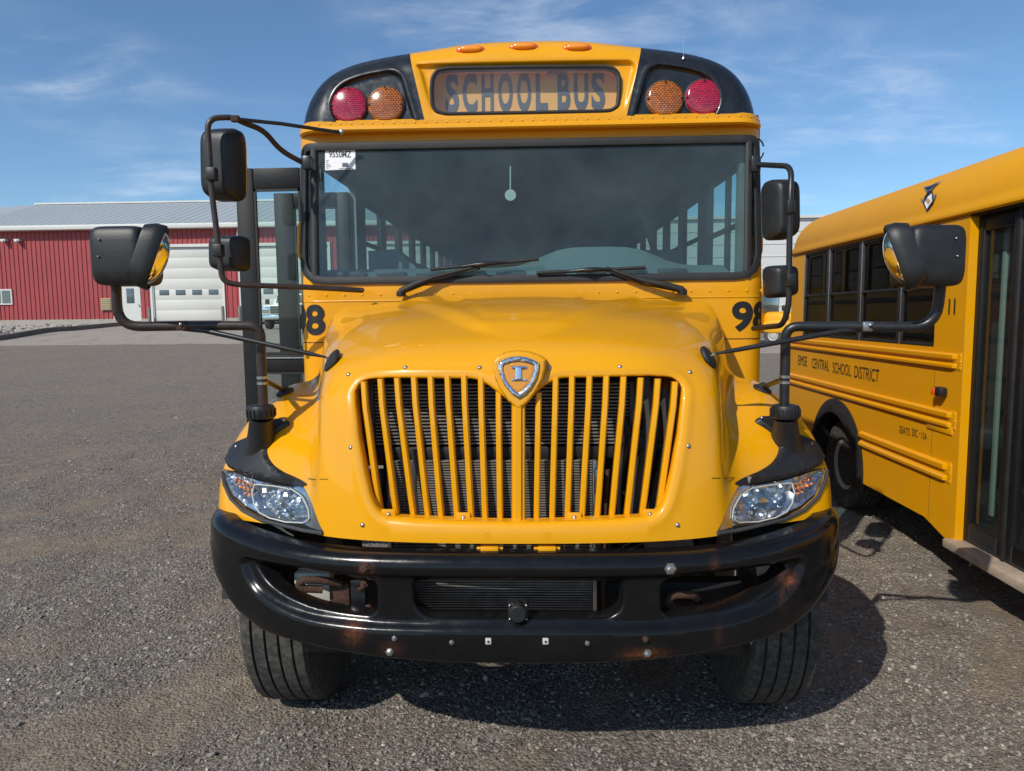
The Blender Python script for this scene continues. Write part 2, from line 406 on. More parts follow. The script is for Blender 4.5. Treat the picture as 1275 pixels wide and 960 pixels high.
def sheet(name, mat, parent, outer, holes, mapf, step=.02, rim=(0, .02, 0), rim_r=0.0, outer_rim=True, outer_r=0.0, smooth=38, post=None, uv=False, rings=(), lines=(), orings=()):
    """thin shell with thickness at its edges. mapf(Nx2)->Nx3. rim: vector (or function) the edges turn back by"""
    V2, T, loops = sheet_data(outer, holes, step, rings, lines, orings)
    V = np.asarray(mapf(V2), float)
    rv = np.array(rim(V2) if callable(rim) else np.tile(np.array(rim, float), (len(V), 1)))
    un = rv/(np.linalg.norm(rv, axis=1)[:, None]+1e-12)
    for li, r in ([(0, outer_r)]+[(i, rim_r) for i in range(1, len(loops))]):
        if r > 0:
            L3 = np.asarray(mapf(loops[li])); d = np.clip(seg_dist(V, L3), 0, r)
            V = V+un*(r-np.sqrt(np.maximum(r*r-(r-d)**2, 0)))[:, None]
    if post: V = post(V2, V)
    F = [tuple(t) for t in T]; Vl = list(V)
    cnt = {}
    for t in T:
        for a, b in ((t[0], t[1]), (t[1], t[2]), (t[2], t[0])):
            k = (min(a, b), max(a, b)); cnt[k] = (a, b) if k not in cnt else None
    be = [v for v in cnt.values() if v]
    if not outer_rim and be:
        mid = np.array([(V2[a]+V2[b])/2 for a, b in be]); d = seg_dist(mid, loops[0]); be = [e for e, q in zip(be, d) if q > 1e-5]
    newi = {}
    for a, b in be:
        for q in (a, b):
            if q not in newi: newi[q] = len(Vl); Vl.append(V[q]+rv[q])
        F.append((b, a, newi[a], newi[b]))
    U = None
    if uv: U = np.vstack([V2, [V2[q] for q in newi]]) if newi else V2
    return mesh_obj(name, Vl, F, mat, parent, smooth, uv=U)
def text_data(body, weight=0.0, sub=0):
    c = bpy.data.curves.new('tmp_text', 'FONT'); c.body = body; c.size = 1; c.offset = weight; c.resolution_u = 6
    o = bpy.data.objects.new('tmp_text', c); COL.objects.link(o)
    dg = bpy.context.evaluated_depsgraph_get(); me = bpy.data.meshes.new_from_object(o.evaluated_get(dg))
    bm = bmesh.new(); bm.from_mesh(me); bmesh.ops.triangulate(bm, faces=bm.faces[:])
    for _ in range(sub):
        bmesh.ops.subdivide_edges(bm, edges=[e for e in bm.edges if e.calc_length() > .08], cuts=1); bmesh.ops.triangulate(bm, faces=bm.faces[:])
    bm.verts.index_update(); V = np.array([v.co[:2] for v in bm.verts]); F = [tuple(v.index for v in f.verts) for f in bm.faces]
    bm.free(); bpy.data.objects.remove(o); bpy.data.curves.remove(c); bpy.data.meshes.remove(me)
    V = (V-V.min(0))/(V.max(0)-V.min(0)); return V, F     # unit box
def text(name, body, mapf, mat, parent, weight=.0, sub=0):
    V, F = text_data(body, weight, sub); return mesh_obj(name, mapf(V), F, mat, parent, smooth=0)
def bolt(parent, p, n, r=.009, mat='steel', name='bolt', h=.006):
    return MB().lathe([(0, r), (h*.5, r*.95), (h, r*.55), (h*1.15, 0)], p, n, 10).build(name, mat, parent, 50)
# ================================================================== SCHOOL BUS (facing the camera)
BUS = root('school_bus', 'yellow school bus with white-lettered stock sticker and front mirrors, facing the camera in the centre', 'school bus', (0, 3.4, 0))
BUS['label'] = 'large yellow school bus facing the camera with its hood, grille and black bumper up close'

# ---------------- hood with fenders: one moulded shell over a spline surface
half = [
 # x column: list of (x, Y, z) rows, bottom of the nose up and back to the cowl
 [(0,2.40,.955),(0,2.425,1.14),(0,2.465,1.36),(0,2.50,1.50),(0,2.57,1.605),(0,2.74,1.675),(0,2.98,1.735),(0,3.25,1.79),(0,3.5,1.835),(0,3.70,1.865)],
 [(.15,2.402,.955),(.15,2.427,1.14),(.15,2.467,1.36),(.15,2.503,1.50),(.15,2.573,1.603),(.15,2.743,1.673),(.15,2.98,1.734),(.15,3.25,1.789),(.15,3.5,1.834),(.15,3.70,1.864)],
 [(.32,2.41,.955),(.32,2.436,1.14),(.32,2.476,1.36),(.32,2.512,1.50),(.32,2.583,1.598),(.32,2.755,1.667),(.32,2.99,1.728),(.32,3.25,1.783),(.32,3.5,1.829),(.32,3.70,1.859)],
 [(.48,2.428,.955),(.48,2.453,1.14),(.48,2.493,1.36),(.48,2.532,1.495),(.48,2.61,1.588),(.485,2.78,1.655),(.49,3.0,1.716),(.50,3.26,1.772),(.51,3.5,1.82),(.52,3.70,1.85)],
 [(.62,2.46,.955),(.62,2.482,1.14),(.62,2.522,1.36),(.62,2.57,1.482),(.625,2.66,1.565),(.64,2.82,1.632),(.66,3.03,1.693),(.69,3.28,1.752),(.72,3.5,1.80),(.74,3.70,1.832)],
 [(.71,2.495,.955),(.71,2.52,1.14),(.72,2.575,1.34),(.73,2.64,1.452),(.745,2.75,1.53),(.77,2.90,1.592),(.80,3.10,1.652),(.84,3.32,1.712),(.88,3.52,1.765),(.90,3.70,1.80)],
 [(.77,2.535,.955),(.755,2.58,1.13),(.765,2.70,1.30),(.79,2.84,1.40),(.825,2.96,1.465),(.865,3.09,1.52),(.90,3.24,1.575),(.94,3.42,1.635),(.965,3.57,1.685),(.98,3.72,1.72)],
 [(.87,2.60,.955),(.84,2.66,1.12),(.83,2.79,1.27),(.85,2.92,1.355),(.885,3.04,1.405),(.915,3.14,1.435),(.945,3.27,1.46),(.975,3.44,1.49),(.995,3.58,1.51),(1.005,3.73,1.52)],
 [(1.00,2.67,.950),(.985,2.73,1.11),(.975,2.83,1.255),(.98,2.93,1.345),(1.00,3.04,1.400),(1.02,3.15,1.425),(1.04,3.28,1.43),(1.055,3.46,1.39),(1.065,3.6,1.38),(1.07,3.75,1.37)],
 [(1.125,2.735,.945),(1.115,2.78,1.09),(1.108,2.86,1.205),(1.11,2.95,1.295),(1.12,3.06,1.345),(1.13,3.18,1.36),(1.135,3.32,1.35),(1.135,3.5,1.295),(1.14,3.63,1.275),(1.14,3.77,1.25)],
 [(1.215,2.805,.94),(1.212,2.84,1.06),(1.205,2.90,1.155),(1.202,2.98,1.225),(1.205,3.09,1.262),(1.208,3.22,1.265),(1.205,3.36,1.25),(1.195,3.53,1.185),(1.195,3.65,1.165),(1.195,3.8,1.13)],
 [(1.250,2.90,.935),(1.250,2.925,1.03),(1.247,2.97,1.09),(1.246,3.04,1.125),(1.246,3.14,1.14),(1.245,3.26,1.14),(1.24,3.40,1.12),(1.22,3.56,1.07),(1.22,3.68,1.04),(1.22,3.81,1.0)],
 [(1.250,2.96,.90),(1.250,2.99,.95),(1.25,3.04,.985),(1.25,3.1,1.00),(1.25,3.2,1.01),(1.247,3.31,1.01),(1.24,3.44,.99),(1.22,3.58,.97),(1.22,3.7,.93),(1.22,3.83,.87)],
]
HC = np.array(half)                                   # 13 x 10 x 3
full = np.concatenate([HC[:0:-1]*np.array([-1, 1, 1]), HC], 0)   # 25 columns
def bbasis(n, t, k=3):
    kn = np.concatenate([np.zeros(k), np.linspace(0, 1, n-k+1), np.ones(k)]); t = np.clip(np.asarray(t, float), 0, 1-1e-9)
    B = [((t >= kn[i]) & (t < kn[i+1])).astype(float) for i in range(n+k)]
    for d in range(1, k+1):
        Nn = []
        for i in range(n+k-d):
            a = kn[i+d]-kn[i]; b = kn[i+d+1]-kn[i+1]; v = 0
            if a > 0: v = v+(t-kn[i])/a*B[i]
            if b > 0: v = v+(kn[i+d+1]-t)/b*B[i+1]
            Nn.append(v if not isinstance(v, int) else np.zeros_like(t))
        B = Nn
    return np.stack(B, -1)
def dome(P):
    x, Y = np.abs(P[..., 0]), P[..., 1]
    w = .085+.50*np.clip((Y-2.70)/.95, 0, 1)**.75
    w2 = w*.55
    return .017*sst(-.045, .06, w-x)*sst(2.66, 2.84, Y)+.004*sst(-.02, .02, w2-x)*sst(2.85, 2.95, Y)
def grev(n, k=3):
    kn = np.concatenate([np.zeros(k), np.linspace(0, 1, n-k+1), np.ones(k)]); return np.array([kn[i+1:i+1+k].mean() for i in range(n)])
def interp_ctrl(P, axis=0):
    n = P.shape[axis]; B = bbasis(n, grev(n)); Pm = np.moveaxis(P, axis, 0); sh = Pm.shape
    return np.moveaxis(np.linalg.solve(B, Pm.reshape(n, -1)).reshape(sh), 0, axis)
full = interp_ctrl(interp_ctrl(full, 0), 1)
def hood0(uv):
    uv = np.atleast_2d(uv); Bu = bbasis(25, uv[:, 0]/2.9); Bv = bbasis(10, uv[:, 1]/2.0)
    P = np.einsum('ni,nj,ijk->nk', Bu, Bv, full)
    P[:, 2] += dome(P)-.034*sst(2.9, 3.65, P[:, 1])*(1-sst(.75, 1.0, np.abs(P[:, 0])))
    return P
def hood_n(uv):
    e = 1e-3; uv = np.atleast_2d(uv)
    a = hood0(uv+[e, 0])-hood0(uv-[e, 0]); b = hood0(uv+[0, e])-hood0(uv-[0, e]); n = np.cross(a, b)
    return n/(np.linalg.norm(n, axis=1)[:, None]+1e-12)
gu, gv = np.meshgrid(np.linspace(0.02, 2.88, 330), np.linspace(0.005, 1.99, 220)); GUV = np.stack([gu.ravel(), gv.ravel()], 1)
GP = hood0(GUV); GPX = proj(GP); GD = (GP-CP) @ RN[:, 2]*-1
def hood_px(pxs):
    """surface parameter of the hood under each photo pixel"""
    out = []
    for p in pxs:
        d = np.linalg.norm(GPX-np.array(p, float), axis=1); dm = d.min()
        k = np.where(d < dm+1.5)[0]; i = k[np.argmin(GD[k]+d[k]*.01)]; uv = GUV[i].copy()
        for _ in range(6):
            f = proj(hood0(uv))[0]-p; e = 1e-3
            J = np.stack([(proj(hood0(uv+[e, 0]))[0]-f-p)/e, (proj(hood0(uv+[0, e]))[0]-f-p)/e], 1)
            if abs(np.linalg.det(J)) < 2e3: break
            s = np.linalg.solve(J, f); s = np.clip(s, -.02, .02); uv = uv-s
        if np.linalg.norm(uv-GUV[i]) > .05: uv = GUV[i]
        out.append(np.clip(uv, [.004, .003], [2.896, 1.997]))
    return np.array(out)
def mirr(uv): q = np.array(uv, float).copy(); q[:, 0] = 2.9-q[:, 0]; return q[::-1]
GR_PX = [(447,478),(455,473),(480,471),(520,471.5),(560,472),(590,472),(606,479),(622,491.5),(636,502),(648,511),
         (661,502),(674,491),(690,479),(704,472),(740,471.5),(780,472),(820,474),(842,477),(850,486),(852,505),(848,540),(842,580),(834,612),(824,634),(812,644),(770,648),(720,650),(648,651.5),(580,650),(520,648),(485,645),(471,638),(463,622),(455,590),(447,545),(443,505),(442,488)]
gl_uv = hood_px([p for p in GR_PX if p[0] <= 648]); gl_uv = np.array(sorted(gl_uv[gl_uv[:, 0] < 1.4495].tolist(), key=lambda q: math.atan2(q[1]-.42, q[0]-1.12)))
gtop = hood_px([(648, 511)])[0]; gbot = hood_px([(648, 651.5)])[0]
gl_uv = hood_px(GR_PX[-13:]+GR_PX[:9]); gr_uv = np.vstack([[1.45, gbot[1]], gl_uv, [1.45, gtop[1]], mirr(gl_uv)])
gr_uv = rounded(gr_uv, .02, 3)
# headlight outline measured on the left lamp and mirrored
HL_PX = [(403.5,663.5),(380,661),(352,655.5),(326,646.5),(303,634.5),(288,620),(280,602),(278,583),(290,586),(305,591),(322,595.5),(340,599),(358,602),(374,601),(383,615),(393,640)]
hl_L = hood_px(HL_PX); hl_R = mirr(hl_L)
allh = [gr_uv, hl_L, hl_R]
def hood_rim(V2):
    n = hood_n(V2); r = np.zeros((len(V2), 3)); dg = seg_dist(V2, gr_uv); dh = np.minimum(seg_dist(V2, hl_L), seg_dist(V2, hl_R))
    r[:] = -n*.035
    g = dg < .03; r[g] = (0, .04, 0)
    h = dh < .02; r[h] = -n[h]*.02
    return r
def hood_post(V2, V):
    n = hood_n(V2); G3 = hood0(resample(gr_uv, .02)); d = seg_dist(V, G3)
    # raised lip round the grille, seam lines of the fender panel
    V = V+n*(.004*np.exp(-((d-.03)/.012)**2))[:, None]
    r = np.clip(d, 0, .016); near = d < .016
    V[near] += np.array([0, 1, 0])*(.016-np.sqrt(np.maximum(.016**2-(.016-r[near])**2, 0)))[:, None]
    return V
hood = sheet('hood', 'yellow_hood', BUS, [(0.002, 0.002), (2.898, 0.002), (2.898, 1.998), (0.002, 1.998)], allh, hood0, step=.0155, rim=hood_rim, post=hood_post, smooth=42, rings=(.004, .009, .015, .022, .030, .040))
def on_hood(pxs, off=0.0):
    uv = hood_px(pxs); return hood0(uv)+hood_n(uv)*off
def hoodpatch(name, mat, parent, uvpoly, off, thick=.004, step=.012, rr=0.0, extra=None):
    f = lambda q: hood0(q)+hood_n(q)*(off if extra is None else (off+extra(q))[:, None])
    return sheet(name, mat, parent, uvpoly, [], f, step=step, rim=lambda q: -hood_n(q)*thick, outer_r=rr, smooth=40)

# panel seams on the hood: thin dark gaps where the fender panel meets the nose
for side in (0, 1):
    for line in ([(384,596),(392,597),(400,596.5),(408,596.5)], ):
        uv = hood_px(line); uv = uv if side == 0 else mirr(uv)
        MB().tube(hood0(uv)+hood_n(uv)*.0016, .0012, 6).build('panel_seam', 'ink', hood)
# fascia screws
for p in [(434,466.5),(437,557),(451.5,653.7),(505,458),(597,458),(684,458),(772,457),(859,463.5),(857,555.5),(843.5,653.7)]:
    uv = hood_px([p]); bolt(hood, hood0(uv)[0], hood_n(uv)[0], .0085)
# ---------------- grille
top = [(85,140),(143,130),(201,127),(260,124),(318,122),(377,120),(435,118),(494,126),(556,172),(695,178),(755,125),(812,120),(873,120),(932,120),(992,122),(1052,126),(1112,130),(1172,140)]
bot = [(147,590),(203,598),(262,600),(312,602),(358,604),(413,605),(462,608),(510,608),(562,610),(688,610),(742,608),(795,606),(845,606),(898,604),(948,604),(1000,602),(1053,598),(1110,588)]
def gz(p): return (420+p[0]/2.772, 430+p[1]/2.772)
for t, b in zip(top, bot):
    tx, ty = gz(t); bx, by = gz(b); n = 7; Vb = []; 
    for k in range(n):
        s = k/(n-1); px = tx+(bx-tx)*s; py = ty+(by-ty)*s
        Yd = 2.452+.030*(1-s)+.07*((px-647)/200)**2*.6
        Vb.append(at(px, py, Yd))
    m = MB(); Vb[0] = Vb[0]+np.array([0, .02, .012]); Vb[-1] = Vb[-1]+np.array([0, .012, -.012])
    w = .0106
    prof = np.array([(-w, .030), (-w, .006), (-w*.5, 0), (w*.55, 0), (w, .007), (w, .030)])
    m.sweep(Vb, lambda i: [Vb[i]+np.array([a, c, 0]) for a, c in prof], closed=False)
    m.F.append(tuple(range(6))); m.build('grille_bar', 'yellow_hood', hood, 30)
# wide centre bar with a raised rib
Vb = [at(*gz((625, 205+(612-205)*k/5)), 2.445+.022*(1-k/5)) for k in range(6)]
m = MB(); prof = np.array([(-.024, .03), (-.024, .010), (-.020, .003), (-.011, .002), (-.009, -.006), (.009, -.006), (.011, .002), (.020, .003), (.024, .010), (.024, .03)])
m.sweep(Vb, lambda i: [Vb[i]+np.array([a, c, 0]) for a, c in prof], closed=False); m.build('centre_bar', 'yellow_hood', hood, 30)
for p in [(484,640),(577,644),(715,644),(809,640)]:
    m = MB(); c = at(*p, 2.462); m.box(c, (.05, .012, .035), bev=.004); m.build('mounting_tab', 'yellow_hood', hood); bolt(hood, c+[0, -.007, 0], (0, -1, 0), .008)
# ---------------- badge: shield on a raised pad
def shield(px0, scale, Y, pts):
    return np.array([at(px0[0]+x/scale, px0[1]+y/scale, Y) for x, y in pts])
b_out = [(128,215),(190,150),(330,98),(480,82),(640,98),(790,150),(852,190),(850,300),(815,450),(740,600),(620,760),(520,840),(485,850),(450,835),(350,750),(240,600),(165,450),(130,320)]
b_in = [(165,210),(300,165),(480,125),(660,165),(800,215),(795,330),(750,460),(670,600),(560,730),(485,790),(410,730),(300,600),(215,460),(170,330)]
c_out = [(213,238),(300,190),(390,162),(480,152),(570,162),(660,190),(757,238),(752,330),(725,430),(670,540),(590,640),(485,706),(385,640),(300,540),(245,430),(218,330)]
c_in = [(272,268),(340,240),(410,222),(480,216),(550,222),(620,240),(694,268),(690,340),(668,420),(625,500),(560,580),(482,636),(410,580),(345,500),(300,420),(276,340)]
def pad(name, mat, parent, pts, Y0, Y1, r=.006, hole=None):
    P3 = shield((600, 430), 10.67, Y0, pts); o2 = P3[:, [0, 2]]
    hs = [shield((600, 430), 10.67, Y0, hole)[:, [0, 2]]] if hole else []
    tilt = lambda z: (z-1.45)*.16
    return sheet(name, mat, parent, o2, hs, lambda q: np.stack([q[:, 0], Y0+tilt(q[:, 1]), q[:, 1]], 1), step=.006, rim=(0, Y1-Y0, 0), outer_r=r, rim_r=r, smooth=45)
badge = pad('badge', 'yellow_hood', hood, b_out, 2.462, 2.53, .012)
ring = pad('badge_ring', 'chrome', hood, c_out, 2.448, 2.464, .005, hole=c_in)
pad('badge_field', 'badge_yel', hood, c_in, 2.457, 2.464, .002)
bl = MB()
def bpt(x, y, Y): return at(600+x/10.67, 430+y/10.67, Y)
Ipoly = [(388,280),(590,280),(590,308),(522,318),(522,440),(590,452),(590,470),(388,470),(388,452),(440,440),(440,318),(388,308)]
P3 = np.array([bpt(x, y, 2.449) for x, y in Ipoly])
sheet('badge_letter', 'chrome', hood, P3[:, [0, 2]], [], lambda q: np.stack([q[:, 0], 2.449+(q[:, 1]-1.45)*.16, q[:, 1]], 1), step=.004, rim=(0, .008, 0), outer_r=.003)

# ---------------- headlights
for side, sgn in ((0, -1), (1, 1)):
    uvp = hl_L if side == 0 else hl_R
    hl = hoodpatch('headlight', 'clear', BUS, shrink(uvp, .003), .004, .004, step=.014, rr=.006)
    def inner(q, depth): return hood0(q)-hood_n(q)*depth[:, None]
    # reflector bowl: sinks behind the lens, with moulded facets
    u0 = shrink(uvp, .008); cu = u0.mean(0)
    def hlpx(pp):
        uv = hood_px(pp); return uv if side == 0 else mirr(uv)
    ridge = hlpx([(316,603),(340,605),(362,609),(375,618),(383,635),(384,646),(376,651),(355,650),(335,645),(322,638),(316,628),(313,615)])
    def bowl(q):
        d = seg_dist(q, u0); dr = seg_dist(q, ridge)*np.where(pip(q, ridge), 1, -1); dep = .007+.050*sst(-.002, .03, dr)+.03*sst(.004, .03, d)*(q[:, 0]*(1 if side else -1) > (ridge[:, 0].max() if side else -ridge[:, 0].min()))
        return inner(q, dep)
    sheet('reflector', 'reflector', hl, u0, [], bowl, step=.011, rim=lambda q: -hood_n(q)*.002, smooth=30)
    # bright inner edge strip
    hoodpatch('trim_strip', 'reflector', hl, hlpx([(374,607),(379,606),(400,661),(383,656),(391,650),(389,636),(382,620)]), -.004, .006, step=.01)
    # clear ridge of the lens outline (raised pipe following the main chamber)
    rr_ = resample(ridge, .012); P = hood0(rr_)-hood_n(rr_)*.003
    m = MB(); m.tube(list(P)+[P[0]], .0028, 6); m.build('lens_ridge', 'trim', hl)
    # main chamber: two lamp bowls with facets, upper grid and lower row
    for (cxp, cyp, rw, ax_) in ((336, 614, .040, 0), (362, 619, .038, 0), (352, 643, .030, 1)):
        uv = hlpx([(cxp, cyp)]); c = hood0(uv)[0]; n = hood_n(uv)[0]; n = n*.4+np.array([0, -1, 0])*.6; n /= np.linalg.norm(n)
        m = MB()
        prof = [(-.012, rw), (-.030, rw*.75), (-.042, rw*.45), (-.046, .012), (-.026, .010), (-.024, 0)]
        m.lathe(prof, c, n, 14, cap=False); m.build('lamp_bowl', 'reflector', hl, 5)
    mf = MB()
    for i in range(10):
        for j in range(8):
            px_ = 318+i*6.6; py_ = 605+j*5.4
            uv = hlpx([(px_, py_)])
            if not pip(uv, ridge)[0]: continue
            if 2 <= j <= 4 or (i+j) % 2: continue
            c = hood0(uv)[0]-hood_n(uv)[0]*.03
            a = rng.uniform(-.28, .28, 3)
            Rm = np.array(Matrix.Rotation(a[0], 3, 'X') @ Matrix.Rotation(a[1]*1.2, 3, 'Z'))
            mf.box(c, (.016, .008, .014), Rm, bev=.002)
    tag(mf.build('facets', 'reflector', hl, 20), kind='stuff')
    mf = MB()
    for i in range(5):
        for j in range(6):
            uv = hlpx([(287+i*5+j*1.0, 596+j*7.5+i*1.5)])
            if not pip(uv, u0)[0]: continue
            c = hood0(uv)[0]-hood_n(uv)[0]*.028; a = rng.uniform(-.8, .8, 3)
            Rm = np.array(Matrix.Rotation(a[0], 3, 'X') @ Matrix.Rotation(a[1], 3, 'Z'))
            mf.box(c, (.013, .010, .013), Rm, bev=.002)
    tag(mf.build('turn_signal_facets', 'amber_bulb' if side else 'amber_pale', hl, 20), kind='stuff') if False else tag(mf.build('turn_signal', 'amber_bulb', hl, 20), kind='stuff')
    # grey sealing strip under the lens
    uvb = hlpx([(403,664),(380,662),(352,656.5),(326,647.5),(303,635.5),(288,620.5),(280,603),(278,588)])
    P = hood0(uvb)+hood_n(uvb)*.003; MB().tube(P, .0075, 8).build('lens_seal', 'dark_grey', hl)

# ---------------- black mirror bases on the fenders
BASE_PX = [(273,560),(277,571),(285,582),(298,590),(315,595),(335,599.5),(355,602.5),(375,606),(384,604),(372,596),(355,589),(341,580),(334,570),(332,560),(335,550),(343,541),(353,534),(363,528.5),(358,523.5),(345,522),(338,525),(330,532),(318,541),(309,546),(295,552),(282,558)]
mb_uv = resample(hood_px(BASE_PX), .012)
for _ in range(4): mb_uv = (np.roll(mb_uv, 1, 0)+2*mb_uv+np.roll(mb_uv, -1, 0))/4
FRONT_MIR = []
for side, sgn, nm in ((0, -1, 'left'), (1, 1, 'right')):
    uvp = mb_uv if side == 0 else mirr(mb_uv)
    base_c = hood_px([(322, 556)]); base_c = base_c if side == 0 else mirr(base_c)
    c = hood0(base_c)[0]
    cm = hoodpatch('crossover_mirror', 'plastic', BUS, uvp, .016, .03, step=.012, rr=.012)
    tp = at(325.5, 519, 2.80) if side == 0 else at(977.5, 519, 2.80)
    tp[0] = sgn*abs(tp[0])
    # cone from the plate to the collar
    m = MB(); ctr = np.array([c[0]*.5+tp[0]*.5, c[1]*.4+tp[1]*.6+.0, 0]); rows = []
    for k, (h, r) in enumerate(((0, .074), (.25, .062), (.55, .053), (.8, .048), (1.0, .045))):
        q = np.array([c[0], c[1]+.03, c[2]-.03])*(1-h)+tp*h; rows.append((q, r))
    m.tube([q for q, r in rows], [r for q, r in rows], 20); m.build('boot', 'plastic', cm, 50)
    m = MB(); m.lathe([(-.005, .050), (.0, .053), (.035, .053), (.045, .049), (.05, .03)], tp, (0, 0, 1), 24)
    for k in range(18):
        a = 2*math.pi*k/18; m.box(tp+np.array([.054*math.cos(a), .054*math.sin(a), .018]), (.006, .006, .03), np.array(Matrix.Rotation(a, 3, 'Z')))
    m.build('collar', 'plastic', cm, 40)
    for p in [(298.5,558.5),(314,562.5)]:
        uv = hood_px([p]); uv = uv if side == 0 else mirr(uv); q = hood0(uv)[0]+hood_n(uv)[0]*.018
        bolt(cm, q, hood_n(uv)[0], .0075, 'steel' if side == 0 else 'rust')
    uv = hood_px([(355,526.5)]); uv = uv if side == 0 else mirr(uv); bolt(cm, hood0(uv)[0]+hood_n(uv)[0]*.016, hood_n(uv)[0], .0075)
    # post and arm
    Yp = 2.80
    if side == 0: path = [tp+[0, 0, .02], at(325, 440, Yp-.01), at(325, 405.5, Yp-.02), at(240, 405.5, Yp-.06), at(147, 407, Yp-.12), at(144, 350, Yp-.14)]
    else: path = [tp+[0, 0, .02], at(978, 440, Yp-.01), at(978, 406.5, Yp-.02), at(1060, 406.5, Yp-.06), at(1165, 407.5, Yp-.12), at(1172, 348, Yp-.14)]
    path[0] = np.array([path[1][0], path[1][1]+.0, tp[2]])
    MB().tube(path, .0185, 16, fillet=.13).build('arm', 'steel_tube' if side == 0 else 'tube_black', cm, 50)
    # hose clamps on the post
    for dz in (0, .022):
        q = np.array(path[0])+[0, 0, .135+dz]; MB().lathe([(-.005, .021), (.005, .021)], q, (0, 0, 1), 20).build('clamp_band', 'steel', cm, 40)
    # strut down to a rubber foot on the fender
    uvf = hood_px([(355, 489)]); uvf = uvf if side == 0 else mirr(uvf); f = hood0(uvf)[0]; nf = hood_n(uvf)[0]
    MB().tube([np.array(path[0])+[0, 0, .15], f+nf*.012], .010, 10).build('strut', 'steel_tube' if side == 0 else 'tube_black', cm, 50)
    MB().lathe([(0, .040), (.008, .038), (.014, .024), (.03, .012), (.03, 0)], f, nf, 24).build('rubber_foot', 'rubber', cm, 40)
    # long brace rod from the arm to a rubber puck on the hood side
    uvk = hood_px([(415, 450)]); uvk = uvk if side == 0 else mirr(uvk); k = hood0(uvk)[0]; nk = hood_n(uvk)[0]
    nk = nk*.7+np.array([sgn*.6, -.2, .15]); nk /= np.linalg.norm(nk)
    MB().lathe([(0, .045), (.006, .049), (.014, .047), (.02, .034), (.021, 0)], k-nk*.002, nk, 24).build('rubber_foot', 'rubber', cm, 40)
    a0 = at(228, 405.5, Yp-.065) if side == 0 else at(1078, 406.5, Yp-.065)
    kk = k+nk*.035; mid = a0*.12+kk*.88
    MB().tube([a0+[0, 0, -.01], a0*.85+kk*.15, mid, kk], [.011, .011, .009, .004], 10).build('brace', 'tube_black', cm, 50)
    MB().tube([kk+nk*.0, k+nk*.015], .005, 8).build('stud', 'steel', cm, 50)
    m = MB(); m.box(a0+[0, -.0, 0], (.042, .05, .036), bev=.008); m.build('bracket', 'steel' if side else 'rust', cm); bolt(cm, a0+[.004, -.027, .006], (0, -1, 0), .007)
    # mirror head
    Yc = Yp-.16
    hc = at(159, 320, Yc) if side == 0 else at(1154, 320, Yc)
    def tp_(V, s=sgn):
        f = 1-.10*np.clip((V[:, 2]*-1+.0)/.12, 0, 1)
        V = V.copy(); V[:, 1] *= (1-.15*np.abs(V[:, 2])/.11); return V
    V, F = superq(hc, (.190, .20, .212), .28, .30, taper=tp_, nu=36, nv=22); MB().add(V, F).build('housing', 'plastic', cm, 60)
    # flared bezel: slanted slab closing the bus side of the housing
    bz_px = [(193,279),(206,281),(216,287),(211,306),(200,328),(187,345),(172,356),(160,357),(166,348),(178,325),(185,300),(186,285)]
    ax = np.array([-sgn*.86, .38, -.34]); ax /= np.linalg.norm(ax)
    bc = at(187, 319, Yc-.01) if side == 0 else at(1125, 319, Yc-.01)
    up = np.array([0, 0, 1.])-ax*ax[2]; up /= np.linalg.norm(up); sd = np.cross(up, ax)
    Rm = np.stack([sd, up, ax], 1)
    m = MB(); n = 40; rows = [(-.045, .86), (-.010, 1.0), (.022, 1.03), (.028, .99), (.022, .95), (-.005, .92)]
    VV = []
    for k in range(n):
        a = 2*math.pi*k/n; ca, sa = math.cos(a), math.sin(a); ex = .55
        ox = np.sign(ca)*abs(ca)**ex*.098; oy = np.sign(sa)*abs(sa)**ex*.120
        for h, sc_ in rows: VV.append(bc+Rm @ np.array([ox*sc_, oy*sc_, h]))
    FF = [(k*6+j, ((k+1) % n)*6+j, ((k+1) % n)*6+j+1, k*6+j+1) for k in range(n) for j in range(5)]
    m.add(VV, FF); m.build('bezel', 'plastic', cm, 50)
    V, F = superq(bc+ax*.0, (.178, .218, .12), 1.0, .8, R=Rm, nu=36, nv=24); MB().add(V, F).build('mirror_glass', 'chrome', cm, 80)
    for dx, dz in ((-.045, .055), (-.052, -.005)):
        q = hc+np.array([sgn*-dx*-1*1.0 if side else dx, -.098, dz]); bolt(cm, np.array([hc[0]+sgn*-dx, hc[1]-.094, hc[2]+dz]), (0, -1, 0), .0045, 'steel')
    FRONT_MIR.append(cm)

# ---------------- radiator and parts behind the grille
rad = MB().box((0.0, 2.86, 1.22), (1.10, .04, .66)).build('radiator', 'dark', BUS)
def zof(py, Y): return at(647, py, Y)[2]
fr = MB(); Yr = 2.70
x0, x1 = at(468, 500, Yr)[0], at(782, 500, Yr)[0]
zt, zb = zof(476, Yr), zof(553, Yr); n = 18
for i in range(n):
    z = zt+(zb-zt)*(i+.5)/n; fr.box(((x0+x1)/2, Yr, z), (x1-x0, .035, abs(zt-zb)/n*.42))
tag(fr.build('charge_cooler_fins', 'alu', rad), kind='stuff')
MB().box(((x0+x1)/2, Yr+.03, (zt+zb)/2), (x1-x0, .02, abs(zt-zb))).build('cooler_core', 'dark', rad)
for x in (x0-.012, x1+.012): MB().box((x, Yr, (zt+zb)/2), (.022, .07, abs(zt-zb)+.01), bev=.004).build('cooler_tank', 'dark_grey', rad)
MB().box(((x0+x1)/2, Yr+.0, zof(562, Yr)), (x1-x0+.1, .05, .045), bev=.006).build('cross_member', 'dark', rad)
fr = MB(); Yr2 = 2.66; x0, x1 = at(488, 600, Yr2)[0], at(737, 600, Yr2)[0]; zt, zb = zof(572, Yr2), zof(780, Yr2); n = 66
